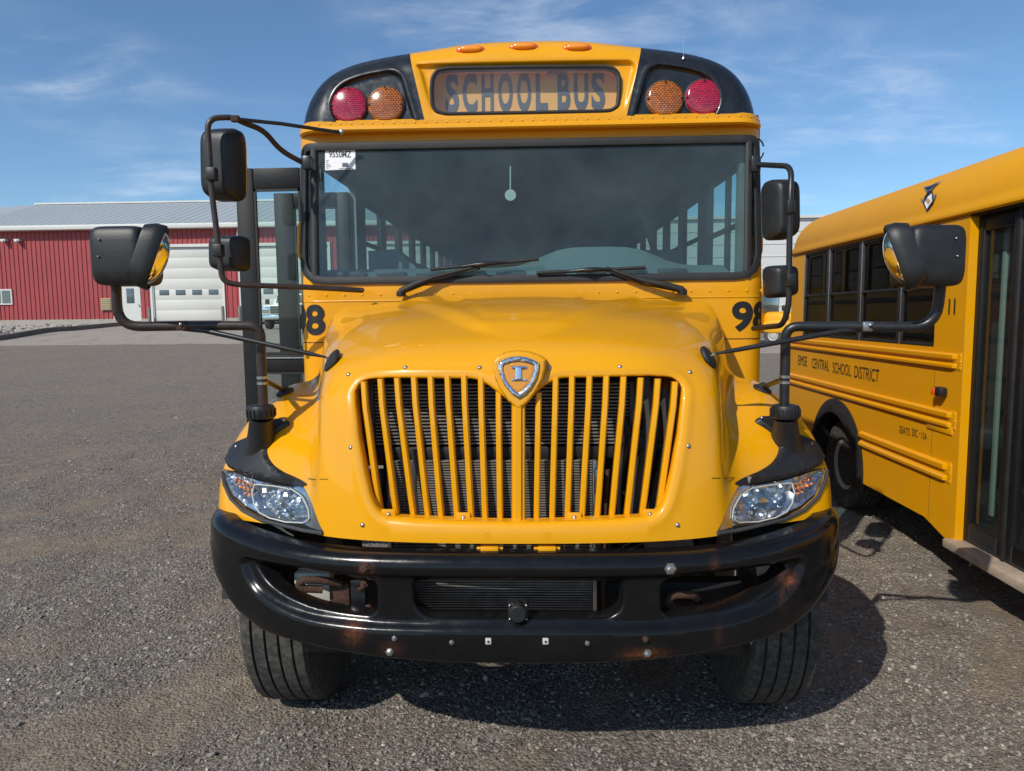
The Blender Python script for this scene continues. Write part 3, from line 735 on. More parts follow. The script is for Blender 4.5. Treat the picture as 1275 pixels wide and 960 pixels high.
for i in range(n):
    z = zt+(zb-zt)*(i+.5)/n; fr.box(((x0+x1)/2, Yr2, z), (x1-x0, .02, abs(zt-zb)/n*.5))
tag(fr.build('condenser_fins', 'alu', rad), kind='stuff')
MB().box(((x0+x1)/2, Yr2+.02, (zt+zb)/2), (x1-x0, .015, abs(zt-zb))).build('condenser_core', 'dark', rad)
for x in (x0-.01, x1+.01): MB().box((x, Yr2, (zt+zb)/2), (.016, .03, abs(zt-zb)), bev=.003).build('condenser_tank', 'steel', rad)
for pts, r, mt in (([(520,560),(515,600),(520,650)], .016, 'dark_grey'), ([(800,470),(812,520),(805,575),(790,650)], .035, 'dark_grey'), ([(828,480),(835,540),(822,600),(810,650)], .028, 'dark_grey'),
                   ([(775,520),(785,545),(770,590),(768,650)], .018, 'dark'), ([(757,585),(753,640),(751,780)], .010, 'rust'), ([(790,560),(812,562),(832,548)], .014, 'dark')):
    MB().tube([at(a, b, 2.66) for a, b in pts], r, 12, fillet=.05).build('hose', mt, rad, 60)
MB().lathe([(0, .045), (.02, .045), (.03, .03), (.05, .03), (.05, 0)], at(790, 548, 2.68), (0, -1, 0), 20).build('pump_pulley', 'dark', rad, 40)
MB().box(at(745, 600, 2.62), (.03, .02, .10), bev=.006).build('bracket', 'steel', rad)

# ---------------- bumper: pressed steel channel wrapped round the corners
pc = np.array([(0, 2.335), (.18, 2.337), (.36, 2.345), (.54, 2.362), (.70, 2.392), (.84, 2.435), (.96, 2.495), (1.075, 2.57), (1.165, 2.65), (1.225, 2.75), (1.256, 2.86), (1.268, 2.98), (1.27, 3.08)])
def smooth_curve(P, n=300):
    B = bbasis(len(P), np.linspace(0, 1, n)); return B @ interp_ctrl(np.asarray(P, float))
bc_ = smooth_curve(pc); bcf = np.vstack([bc_[::-1][:-1]*[-1, 1], bc_]); dd = np.r_[0, np.cumsum(np.linalg.norm(np.diff(bcf, axis=0), axis=1))]; dd -= dd[-1]/2; BS = dd[-1]
def bump_xy(s): return np.stack([np.interp(s, dd, bcf[:, 0]), np.interp(s, dd, bcf[:, 1])], -1)
def bump_nn(s): t = bump_xy(s+.004)-bump_xy(s-.004); t /= np.linalg.norm(t, axis=-1)[..., None]; return np.stack([t[..., 1], -t[..., 0]], -1)
ss_ = np.linspace(-BS, BS, 900); sxy = bump_xy(ss_)
def bump_px(px, py):
    z = .75; mm = proj(np.c_[sxy, np.full(len(sxy), .8)])[:, 0]; i0, i1 = int(np.argmin(mm)), int(np.argmax(mm))
    for _ in range(4):
        q = proj(np.c_[sxy, np.full(len(sxy), z)]); vis = np.abs(ss_) <= BS
        i = i0+np.argmin(np.abs(q[i0:i1+1, 0]-px)); Y = sxy[i, 1]; z = at(px, py, Y)[2]
    return (ss_[i], z)
def bsym(px, py):   # average of the pixel and nothing else: used on left half, then mirrored
    s, z = bump_px(px, py); return (-abs(s), z)
up_px = [(262.5,643),(272,653),(300,666),(335,677),(380,686),(420,690),(480,692.5),(560,693.5),(647,694)]
lo_px = [(647,828.5),(560,827),(480,821),(420,812),(370,801),(325,786),(295,762),(275,732),(263,695)]
upL = [bsym(*p) for p in up_px[:-1]]+[(0, bump_px(*up_px[-1])[1])]
loL = [(0, bump_px(*lo_px[0])[1])]+[bsym(*p) for p in lo_px[1:]]
loL.append((-BS+.02, loL[-1][1]+.005)); upL.insert(0, (-BS+.02, upL[0][1]+.004)); print('bump ends', BS, upL[:3], loL[-3:])
outl = upL+[(-s, z) for s, z in upL[:-1][::-1]]+[(-s, z) for s, z in loL[1:][::-1]]+loL
outl = rounded(outl, .012, 2)[::-1]
holeL = [bsym(*p) for p in [(311,703),(345,709.5),(400,717),(455,723.5),(466,732),(466,764),(458,770),(424,766.5),(385,759),(350,745),(325,727)]]
hx = rounded(holeL, [.02, .02, .02, .02, .02, .02, .02, .02, .05, .05, .04], 3)
holeR = hx.copy()[::-1]; holeR[:, 0] *= -1
hc_ = [bsym(*p) for p in [(512,728),(515,762),(533,773)]]+[(0, bump_px(647, 774)[1])]
hcen = hc_+[(-s, z) for s, z in hc_[:-1][::-1]]+[(0, bump_px(647, 728)[1])]
hcen = rounded(hcen, [.02, .03, .02, 0, .02, .03, .02, 0], 3)
chan = [bsym(*p) for p in [(296,693),(345,703),(400,711),(465,718)]]+[(0, bump_px(647, 721)[1])]
chan = chan+[(-s, z) for s, z in chan[:-1][::-1]]
cl_ = [bsym(*p) for p in [(312,733),(345,756),(385,771),(424,777),(466,781)]]+[(0, bump_px(647, 783)[1])]
chan = rounded(chan+[(-s, z) for s, z in cl_[:-1]]+cl_[::-1], .10, 6)
zu = np.array(upL+[(-s, z) for s, z in upL[:-1][::-1]]); zl = np.array(loL[::-1]+[(-s, z) for s, z in loL[1:]])
def bump_map(q):
    s, z = q[:, 0], q[:, 1]; xy = bump_xy(s); n = bump_nn(s)
    zt_ = np.interp(s, zu[:, 0], zu[:, 1]); zb_ = np.interp(s, zl[:, 0], zl[:, 1])
    off = np.zeros(len(q))
    ins = pip(q, chan); d = seg_dist(q, chan)*np.where(ins, 1, -1)
    off -= .024*sst(-.014, .016, d)
    r = .045; dt = np.clip(zt_-z, 0, r); off -= r*.9-.9*np.sqrt(np.maximum(r*r-(r-dt)**2, 0))
    r = .018; db = np.clip(z-zb_, 0, r); off -= r-np.sqrt(np.maximum(r*r-(r-db)**2, 0))
    off += .004*np.sin(np.clip((z-zb_)/.12, 0, 1)*math.pi)
    return np.c_[xy[:, 0]+n[:, 0]*off, xy[:, 1]+n[:, 1]*off, z]
def bump_rim(q):
    n = bump_nn(q[:, 0]); r = np.c_[-n[:, 0]*.05, -n[:, 1]*.05, np.zeros(len(q))]; return r
bumper = sheet('bumper', 'bumper', BUS, outl, [hx, holeR, hcen], bump_map, step=.0125, rim=bump_rim, rim_r=.016, smooth=45, rings=(.003, .007, .012, .018), orings=(.004, .010, .018, .028), lines=[(chan, (-.014, -.006, .001, .008, .016))])
# top shelf of the channel turned back
V = []; F = []
ssx = np.linspace(-BS+.03, BS-.03, 60)
for i, s in enumerate(ssx):
    xy = bump_xy(s); nn_ = bump_nn(s); z = np.interp(s, zu[:, 0], zu[:, 1])-.004
    V += [(xy[0]-nn_[0]*.045, xy[1]-nn_[1]*.045, z), (xy[0]-nn_[0]*.060, xy[1]-nn_[1]*.060, z-.006)]
    if i: F.append((2*i-2, 2*i, 2*i+1, 2*i-1))
mesh_obj('top_flange', V, F, 'bumper', bumper, 40)
def bump_pt(px, py, off=0.0):
    s, z = bump_px(px, py); q = bump_map(np.array([[s, z]]))[0]; n = bump_nn(np.array([s]))[0]; return q+np.array([n[0], n[1], 0])*off, np.array([n[0], n[1], 0])
for (x, y, r, mt) in [(455,707,.017,'rust'),(835,708,.017,'steel'),(491.5,794,.008,'steel'),(485.5,811,.012,'steel'),(803.5,795,.009,'rust'),(805.5,812.5,.012,'steel'),(562.5,799,.007,'steel'),(731,800,.007,'steel'),(449.5,731.5,.012,'rust')]:
    p, n = bump_pt(x, y, 0.001); m = MB()
    m.lathe([(0, r*1.25), (.003, r*1.2), (.0031, r*.85), (.010, r*.8), (.013, r*.5), (.013, 0)], p, n, 6 if r > .01 else 12); m.build('bolt', mt, bumper, 30)
for x in (608.5, 680):
    p, n = bump_pt(x, 797.5, .002); MB().box(p, (.020, .006, .022), bev=.002).build('square_clip', 'white_box', bumper); MB().box(p+n*.004, (.006, .003, .006)).build('clip_hole', 'ink', bumper)
# rust attribute near bolts and scrapes
me = bumper.data; co = np.zeros(len(me.vertices)*3); me.vertices.foreach_get('co', co); co = co.reshape(-1, 3); q = proj(co)
att = np.zeros(len(co))
for (x, y, rx, ry, a) in [(455,712,9,14,.8),(440,785,11,14,.95),(803,815,24,6,1.1),(981,722,9,9,1.2),(890,707,5,12,.5),(895,790,5,14,.25),(487,808,12,9,.35),(836,712,7,7,.4),(975,742,5,16,.3)]:
    att = np.maximum(att, a*np.exp(-((q[:, 0]-x)/rx)**2-((q[:, 1]-y)/ry)**2))
me.attributes.new('rust', 'FLOAT', 'POINT').data.foreach_set('value', att)
# tow hooks
hk = MB(); hk.tube([at(425,727,2.50), at(400,722,2.47), at(378,722,2.46), at(371,727,2.46), at(378,733,2.465), at(402,734,2.48)], .014, 12, fillet=.03); hk.build('tow_hook', 'rust', bumper, 60)
MB().box(at(424, 742, 2.52), (.075, .03, .105), bev=.008).build('hook_bracket', 'rust', bumper)
MB().box(at(447, 742, 2.50), (.055, .03, .13), bev=.006).build('hook_plate', 'black_gloss', bumper)
for x, y in ((432,756),(449.5,731.5),(459,757)): bolt(bumper, at(x, y, 2.485), (0, -1, 0), .014, 'rust', 'bolt', .012)
hk = MB(); hk.tube([at(860,752,2.60), at(835,753,2.50), at(831,747,2.47), at(838,741,2.46), at(862,740,2.48), at(868,745,2.52)], .014, 12, fillet=.03); hk.build('tow_hook', 'rust', bumper, 60)
MB().box(at(855, 765, 2.62), (.12, .05, .10), bev=.008).build('hook_bracket', 'dark', bumper)
MB().box(at(392, 737, 2.62), (.14, .06, .17), bev=.012).build('washer_tank', 'white_box', bumper)
# trailer style socket in the middle opening
c = at(645, 762, 2.36); m = MB(); m.box(c+[0, .02, 0], (.070, .04, .062), bev=.008); m.build('socket_body', 'plastic', bumper)
MB().lathe([(0, .030), (.018, .031), (.024, .026), (.024, 0)], c, (0, -1, 0), 24).build('socket_cap', 'plastic', bumper, 40)
MB().lathe([(0, .012), (.02, .012), (.02, 0)], c+[0, .0, .032], (0, -1, 0), 14).build('socket_hinge', 'plastic', bumper, 40)
for dx in (-.028, .028):
    for dz in (-.024, .024): bolt(bumper, c+[dx, 0, dz], (0, -1, 0), .005)
# yellow hinge blocks under the nose
for x in (610, 681):
    c = at(x, 682.5, 2.425); m = MB(); m.box(c, (.062, .05, .022), bev=.004); m.tube([c+[-.045, 0, -.0], c+[.045, 0, -.0]], .009, 10); m.build('hood_hinge', 'yellow', BUS)
# dark frame behind bumper; its crossmember is deepened to block sun on the ground
MB().box((0, 2.73, .57), (1.7, .08, .29), bev=.01).build('crossmember_light_block', 'dark', BUS)
for x in (-.43, .43): MB().box((x, 7.2, .74), (.09, 9.3, .24), bev=.01).build('frame_rail', 'dark', BUS)
MB().box((0, 3.35, 1.05), (.62, .8, .72), bev=.06).build('engine_block', 'dark', BUS)
MB().tube([(-.9, 3.24, .46), (-.5, 3.24, .40), (.5, 3.24, .40), (.9, 3.24, .46)], .05, 12).build('front_axle', 'dark', BUS, 60)
for x in (-.43, .43): MB().tube([(x, 2.72, .62), (x, 3.24, .50), (x, 3.9, .62)], .045, 10).build('leaf_spring', 'dark', BUS, 60)
for s in (-1, 1):
    V = []; F = []
    for i, a in enumerate(np.linspace(-.3, math.pi-.1, 24)):
        V += [(s*.90, 3.24+.57*math.cos(a), .60+.50*math.sin(a)), (s*1.16, 3.24+.57*math.cos(a), .60+.50*math.sin(a))]
        if i: F.append((2*i-2, 2*i, 2*i+1, 2*i-1))
    mesh_obj('inner_fender', V, F, 'dark', BUS)

# ---------------- wheels
def wheel(parent, c, side, R=.50, W=.275, rimmat='wheel_rim', name='wheel', grooves=4, steer=0.0):
    ax = np.array([side*math.cos(steer), math.sin(steer), 0]); h = W/2
    prof = [(-h*.62, R*.56), (-h*.95, R*.60), (-h, R*.80), (-h*.96, R*.955), (-h*.86, R*.99)]
    gs = np.linspace(-.58, .58, grooves)*h
    for g in gs: prof += [(g-.0055, R), (g-.004, R-.014), (g+.004, R-.014), (g+.0055, R)]
    prof += [(h*.86, R*.99), (h*.96, R*.955), (h, R*.80), (h*.95, R*.60), (h*.62, R*.56)]
    ty = MB().lathe(prof, c, ax, 96)
    w = ty.build(name, 'tyre', parent, 30)
    rm = MB().lathe([(-h*.7, R*.54), (h*.3, R*.52), (h*.34, R*.46), (h*.22, R*.30), (h*.26, R*.24), (h*.50, R*.20), (h*.56, R*.12), (h*.56, 0)], c, ax, 40)
    rm.lathe([(h*.60, R*.52), (h*.74, R*.575), (h*.80, R*.575), (h*.66, R*.50), (h*.05, R*.47)], c, ax, 40)
    r = rm.build('rim', rimmat, w, 40)
    nb = MB()
    up = np.array([0, 0, 1.]); sd_ = np.cross(up, ax)
    for k in range(10):
        a = 2*math.pi*k/10; nb.lathe([(h*.05, .014), (h*.25, .013), (h*.25, 0)], np.array(c)+.34*R*(math.cos(a)*sd_+math.sin(a)*up), ax, 6)
    nb.build('lug_nuts', 'steel', w, 30)
    hh = MB()
    for k in range(8):
        a = 2*math.pi*(k+.5)/8; hh.lathe([(h*.30, .026), (h*.325, .026), (h*.325, 0)], np.array(c)+.385*R*(math.cos(a)*sd_+math.sin(a)*up), ax, 12)
    hh.build('hand_holes', 'ink', w, 30)
    return w
for s, xw in ((-1, -1.0), (1, 1.04)): wheel(BUS, (xw, 3.24, .498), s, .50, .28)
for s in (-1, 1): wheel(BUS, (s*1.05, 9.3, .498), s); wheel(BUS, (s*.74, 9.3, .498), s)
# ---------------- body shell: flat front with tight corners, in (arc length, height) coordinates
HW, RC = 1.228, .112
CX0 = .030     # the cab centre line sits a touch right of the hood's
S0 = HW-RC; S1 = S0+RC*math.pi/2
def Y0(z): return 3.795+.11*np.clip((z-1.88)/.8, 0, 1)
def shell(q, off=0.0):
    s, z = q[:, 0], q[:, 1]; a = np.abs(s); sg = np.sign(s); th = np.clip((a-S0)/RC, 0, math.pi/2)
    x = np.where(a < S0, a, S0+(RC+off)*np.sin(th)); y = Y0(z)+np.where(a < S0, -off, RC-(RC+off)*np.cos(th))+np.clip(a-S1, 0, 9)
    return np.c_[sg*x+CX0, y, z]
def shell_px(px, py):
    Y = 3.8
    for _ in range(4): P = at(px, py, Y)-[CX0, 0, 0]; Y = float(Y0(P[2])) + (0 if abs(P[0]) < S0 else RC*(1-math.cos(math.asin(min(1, (abs(P[0])-S0)/RC)))))
    a = abs(P[0]); s = a if a < S0 else S0+RC*math.asin(min(1, (a-S0)/RC)); return np.array([math.copysign(s, P[0]), P[2]])
zb_w, zt_w = shell_px(650, 348)[1], shell_px(655, 177)[1]
SE = S0+.085                         # side end of the wrapped windshield opening
ws = rounded([(-SE, zb_w), (SE, zb_w), (SE, zt_w), (-SE, zt_w)], [.15, .15, .05, .05], 6)
ZF = zt_w+.035
body = sheet('body_shell', 'yellow', BUS, [(-S1-.12, .95), (S1+.12, .95), (S1+.12, ZF+.06), (-S1-.12, ZF+.06)], [ws], shell, step=.03, rim=(0, .03, 0), outer_rim=False)
wg = sheet('windshield', 'windshield', BUS, shrink(ws, .004), [], lambda q: shell(q, -.006), step=.04, rim=(0, .004, 0), smooth=60)
# rubber gasket round the glass and the corner posts
gl = resample(ws, .03); Gp = shell(gl, .004); Gn = shell(gl, .03)-Gp; Gn /= np.linalg.norm(Gn, axis=1)[:, None]
m = MB(); inn = shell(shrink(gl, .024), .004); outv = shell(shrink(gl, -.014), .004)
m.sweep(gl, lambda i: [outv[i], outv[i]+Gn[i]*.010, Gp[i]+Gn[i]*.014, inn[i]+Gn[i]*.007, inn[i]-Gn[i]*.004])
m.build('gasket', 'rubber', wg, 50)
for s in (-1, 1):
    zz = np.linspace(zb_w-.005, zt_w+.005, 14); xs_ = S0-.012+.0*zz
    m = MB(); P = [shell(np.array([[s*(S0+.008+(.010 if s < 0 else .022)*(z-zb_w)/.7), z]]), .006)[0] for z in zz]
    m.sweep(P, lambda i: [P[i]+np.array([a, b, 0]) for a, b in ((-.017, .012), (-.017, -.002), (-.010, -.007), (.010, -.007), (.017, -.002), (.017, .012))], closed=False)
    m.build('corner_post', 'rubber', wg, 50)
    # inside pillar
    m = MB(); m.box((s*(S0+.03)+CX0, 4.0, (zb_w+zt_w)/2), (.05, .06, zt_w-zb_w)).build('pillar_trim', 'interior', BUS)
# cowl ledge, rivets and body seam under the windshield
zc_ = shell_px(650, 360)[1]
m = MB()
for s in np.linspace(-1.16, 1.22, 26):
    p = shell(np.array([[s, zc_-.02]]), 0)[0]; m.lathe([(0, .007), (.003, .006), (.005, 0)], p, (0, -1, 0), 8)
tag(m.build('cowl_rivets', 'yellow', body, 50), kind='stuff')
P = shell(np.c_[np.linspace(-S1-.05, S1+.05, 80), np.full(80, zc_-.052)], .002)
m = MB(); m.sweep(P, lambda i: [P[i]+np.array([0, 0, dz])+(P[i]-np.array([P[i][0]*.9, 4.2, P[i][2]]))*f for dz, f in ((.004, 0), (.0, .004), (-.004, 0))], closed=False); m.build('body_seam', 'yellow', body)
P = shell(np.c_[np.linspace(-S1-.05, S1+.05, 80), np.full(80, 1.60)], .002)
m = MB(); m.sweep(P, lambda i: [P[i]+np.array([0, 0, .002]), P[i]+np.array([0, -.001, 0]), P[i]+np.array([0, 0, -.002])], closed=False); m.build('body_seam', 'ink', body)
# number 98 on both corners
n98, f98 = text_data('98', .035, 2)
for (xa, xb, ya, yb) in ((None, None, 375, 415),):
    zt9, zb9 = shell_px(922, 375)[1], shell_px(922, 413)[1]
    s9 = shell_px(911, 395)[0]; w9 = .222
    mesh_obj('fleet_number', shell(np.c_[s9+n98[:, 0]*w9, zb9+n98[:, 1]*(zt9-zb9)], .003), f98, 'ink', body, 0)
    s8 = shell_px(405, 395)[0]
    zt9, zb9 = shell_px(394, 379)[1], shell_px(394, 418)[1]
    mesh_obj('fleet_number', shell(np.c_[s8-w9+n98[:, 0]*w9, zb9+n98[:, 1]*(zt9-zb9)], .003), f98, 'ink', body, 0)

# ---------------- roof cap
Yc0 = 3.845
cap_px = [(374,163),(376,148),(380,133),(387,119),(398,104),(413,92),(434,82),(460,75.5),(485,70.5),(509,66.5),(540,61),(575,56),(612,53),(652,51.5)]
capL = [at(x, y, 4.02)[[0, 2]] for x, y in cap_px]
capL = [np.array([-abs(p[0]) if i < 13 else 0.0, p[1]]) for i, p in enumerate(capL)]
capL = [p*np.array([.995, 1])+np.array([0.0, 0]) for i, p in enumerate(capL)]
domeP = np.array(capL+[p*np.array([-1, 1]) for p in capL[:-1][::-1]])
tt = np.r_[0, np.cumsum(np.linalg.norm(np.diff(domeP, axis=0), axis=1))]; tt /= tt[-1]
domeP = bbasis(13, np.linspace(0, 1, 90)) @ np.linalg.lstsq(bbasis(13, tt), domeP, rcond=None)[0]
zcb = domeP[0, 1]
domeP = domeP+np.array([CX0-.005, 0]); domeP = np.vstack([[domeP[0, 0]-.002, zcb-.0], domeP[1:-1], [domeP[-1, 0]+.002, zcb]])
def aXZ(pl, Y=3.88): return np.array([at(x, y, Y)[[0, 2]] for x, y in pl])
rec_s = rounded(aXZ([(517,80),(786,75),(792,82),(775,149),(541,155),(524,90)]), .02, 3)
rec_l = rounded(aXZ([(413,131),(424,106),(450,95),(488,88),(500,96),(517,152),(512,159),(440,160),(420,154)]), [.05,.05,.08,.04,.03,.02,.01,.02,.05], 4)
rec_r = rec_l[::-1].copy(); rec_r[:, 0] = .022-rec_r[:, 0]
def cap_map(q):
    x, z = q[:, 0], q[:, 1]; d = np.clip(seg_dist(q, domeP, closed=False), 0, .15); R_ = .15
    Y = Yc0+.10*(z-zcb)+.16*(1-np.sqrt(np.maximum(1-(1-d/R_)**2, 0)))**1.0
    for rc_, dep in ((rec_l, .026), (rec_r, .026)):
        ins = pip(q, rc_); dd_ = seg_dist(q, rc_)*np.where(ins, 1, -1); Y = Y+dep*sst(-.006, .012, dd_)-.004*np.exp(-((dd_+.014)/.009)**2)
    ins = pip(q, rec_s); dd_ = seg_dist(q, rec_s)*np.where(ins, 1, -1); top = np.clip((z-(zcb+.02))/.22, 0, 1)
    Y = Y+.030*top*sst(-.006, .014, dd_)
    return np.c_[x, Y, z]
la, lb = aXZ([(508.5,60)], 3.93)[0], aXZ([(532.5,164)], 3.86)[0]
ra, rb = aXZ([(799.5,55)], 3.93)[0], aXZ([(776.5,160)], 3.86)[0]
cxm = .011
def xline(a, b, z): return a[0]+(b[0]-a[0])*(z-a[1])/(b[1]-a[1])
DL = [tuple(p) for p in domeP if p[0] < xline(la, lb, p[1])]; DR = [tuple(p) for p in domeP if p[0] > xline(ra, rb, p[1])]
DM = [tuple(p) for p in domeP if xline(la, lb, p[1]) <= p[0] <= xline(ra, rb, p[1])]
def dome_z(x): return np.interp(x, domeP[:, 0], domeP[:, 1])
xl = la[0]; xr = ra[0]
for _ in range(5): xl = xline(la, lb, dome_z(xl)); xr = xline(ra, rb, dome_z(xr))
TL, TR = (xl, dome_z(xl)), (xr, dome_z(xr)); BL, BR = (xline(la, lb, zcb), zcb), (xline(ra, rb, zcb), zcb)
# sign window
sg = aXZ([(535,113),(536,96),(543,85),(558,82.5),(652,81),(752,80.5),(766,83),(773,92),(773.5,112),(771,134),(762,141.5),(750,142.5),(652,144.5),(556,146),(543,143),(536.5,134)], 3.872)
sgr = rounded(sg, .02, 3); Ysg = 3.872
cap = sheet('roof_cap', 'yellow', BUS, [BL]+[TL]+DM+[TR]+[BR], [shrink(sgr, .008)], cap_map, step=.016, rim=(0, .12, 0), outer_rim=False, smooth=50, lines=[(rec_s, (-.008, -.002, .004, .010, .016))])
capl = sheet('cap_side_panel', 'cap_black', cap, DL+[TL]+[BL], [], cap_map, step=.014, rim=(0, .12, 0), outer_rim=False, smooth=50, lines=[(rec_l, (-.02, -.012, -.005, .002, .008, .014))])
capr = sheet('cap_side_panel', 'cap_black', cap, [BR, TR]+DR, [], cap_map, step=.014, rim=(0, .12, 0), outer_rim=False, smooth=50, lines=[(rec_r, (-.02, -.012, -.005, .002, .008, .014))])
def cap_pt(px, py):
    Y = 3.88
    for _ in range(5): P = at(px, py, Y); Y = cap_map(np.array([[P[0], P[2]]]))[0, 1]
    return P
# riveted band over the windshield
zb1, zb2 = zcb+.006, zcb-.050
m = MB(); pl = np.linspace(-1.175-.20, 1.175+.20, 140)
def band(s, off, z):
    r = .13; a = abs(s); s0 = 1.200-r; th = min(max((a-s0)/r, 0), math.pi/2)
    x = a if a < s0 else s0+(r+off)*math.sin(th); y = 3.865+(-off if a < s0 else r-(r+off)*math.cos(th))+max(a-s0-r*math.pi/2, 0)
    return np.array([math.copysign(x, s)+CX0, y, z])
m.sweep(pl, lambda i: [band(pl[i], -.03, zb1), band(pl[i], .014, zb1), band(pl[i], .020, zb1-.006), band(pl[i], .020, zb1-.030), band(pl[i], .028, zb1-.036), band(pl[i], .030, zb1-.050), band(pl[i], .022, zb2-.002), band(pl[i], -.03, zb2)], closed=False)
bandm = m.build('drip_band', 'yellow', cap, 40)
m = MB()
for s in np.linspace(-1.25, 1.25, 46):
    p = band(s, .019, zb1-.018); n = band(s, .03, 0)-band(s, .02, 0); m.lathe([(0, .0065), (.003, .0055), (.005, 0)], p, n, 8)
tag(m.build('band_rivets', 'yellow', cap, 50), kind='stuff')
# warning lamps
def disc(name, mat, parent, c, r, bulge, y_off, tilt=.1, step=.008, uv=False):
    a = np.linspace(0, 2*math.pi, 40, endpoint=False); out = np.c_[c[0]+r*np.cos(a), c[2]+r*np.sin(a)]
    def f(q):
        d2 = ((q-[c[0], c[2]])**2).sum(1)/r**2
        return np.c_[q[:, 0], c[1]+y_off-bulge*(1-d2)+tilt*(q[:, 1]-c[2]), q[:, 1]]
    return sheet(name, mat, parent, out, [], f, step=step, rim=(0, bulge+.03, 0), outer_r=.006, uv=uv)
for x, y, mt in ((435.3,132.1,'red_lens'), (481,131.2,'amber_lens'), (827.4,124.1,'amber_lens'), (875.8,122.7,'red_lens')):
    c = cap_pt(x, y); wl_ = disc('warning_light', mt, BUS, c, .094, .014, -.022, uv=True)
    m = MB(); a = np.linspace(0, 2*math.pi, 40, endpoint=False)
    m.lathe([(-.012, .103), (.008, .101), (.010, .094), (-.012, .094)], c+[0, -.0, 0], (0, -1, .1), 40); m.build('lamp_base', 'rubber', wl_, 40)
    for k in range(4):
        a = k*math.pi/2; q = c+np.array([.086*math.cos(a), -.026, .086*math.sin(a)]); MB().lathe([(0, .0065), (.004, .005), (.004, 0)], q, (0, -1, 0), 8).build('lens_screw', 'ink', wl_)
# top marker lamps
for x, y in ((586,62.5), (652,59), (718.5,60)):
    c = cap_pt(x, y); nn = np.array([0, -.75, .65]); 
    V, F = superq(c+[0, .004, -.0], (.155, .03, .052), .9, .7, nu=28, nv=12); ml = MB().add(V, F).build('marker_light', 'orange_lamp', BUS, 60)
    V, F = superq(c+[0, -.012, .003], (.118, .03, .032), .9, .8, nu=28, nv=12); MB().add(V, F).build('lens', 'marker_lens', ml, 60)
sgp = sheet('sign', 'sign_panel', BUS, shrink(sgr, .01), [], lambda q: np.c_[q[:, 0], Ysg+.085+.10*(q[:, 1]-zcb-.1), q[:, 1]], step=.05, rim=(0, -.085, 0))
gr_ = resample(sgr, .015); P = np.c_[gr_[:, 0], Ysg-.012+.10*(gr_[:, 1]-zcb-.1), gr_[:, 1]]; inn2 = shrink(gr_, .020)
m = MB(); cen = P.mean(0)
m.sweep(gr_, lambda i: [P[i]+[0, .03, 0], P[i]+[0, -.004, 0], (P[i]+np.array([inn2[i][0], P[i][1], inn2[i][1]]))/2+[0, -.010, 0], np.array([inn2[i][0], P[i][1]-.004, inn2[i][1]]), np.array([inn2[i][0], P[i][1]+.03, inn2[i][1]])]); m.build('sign_gasket', 'rubber', sgp, 50)
M['sign_glass'] = glass('sign_glass', (.86, .88, .90), 1.5, haze=.09, hazecol=(.45, .40, .44))
sheet('sign_glass', 'sign_glass', sgp, shrink(sgr, .012), [], lambda q: np.c_[q[:, 0], Ysg-.014+.10*(q[:, 1]-zcb-.1), q[:, 1]], step=.05, rim=(0, .003, 0))
x0_, x1_ = aXZ([(555,115)], 3.87)[0][0], aXZ([(757,115)], 3.87)[0][0]; zA, zB = aXZ([(655,139.5)], 3.96)[0][1], aXZ([(655,89.5)], 3.97)[0][1]
def letters(mid, word, xa, xb):
    text('sign_lettering', word, lambda V: np.c_[xa+V[:, 0]*(xb-xa), Ysg+.081+.10*(zA+V[:, 1]*(zB-zA)-zcb-.1), zA+V[:, 1]*(zB-zA)], 'sign_ink', sgp, weight=.034)
L_ = [(165,242),(264,350),(376,446),(474,558),(584,666),(694,764),(822,896),(918,1002),(1020,1100)]
for ch, (a, b) in zip('SCHOOLBUS', L_): letters(0, ch, at(520+a/4.72, 115, 3.965)[0], at(520+b/4.72, 115, 3.965)[0])

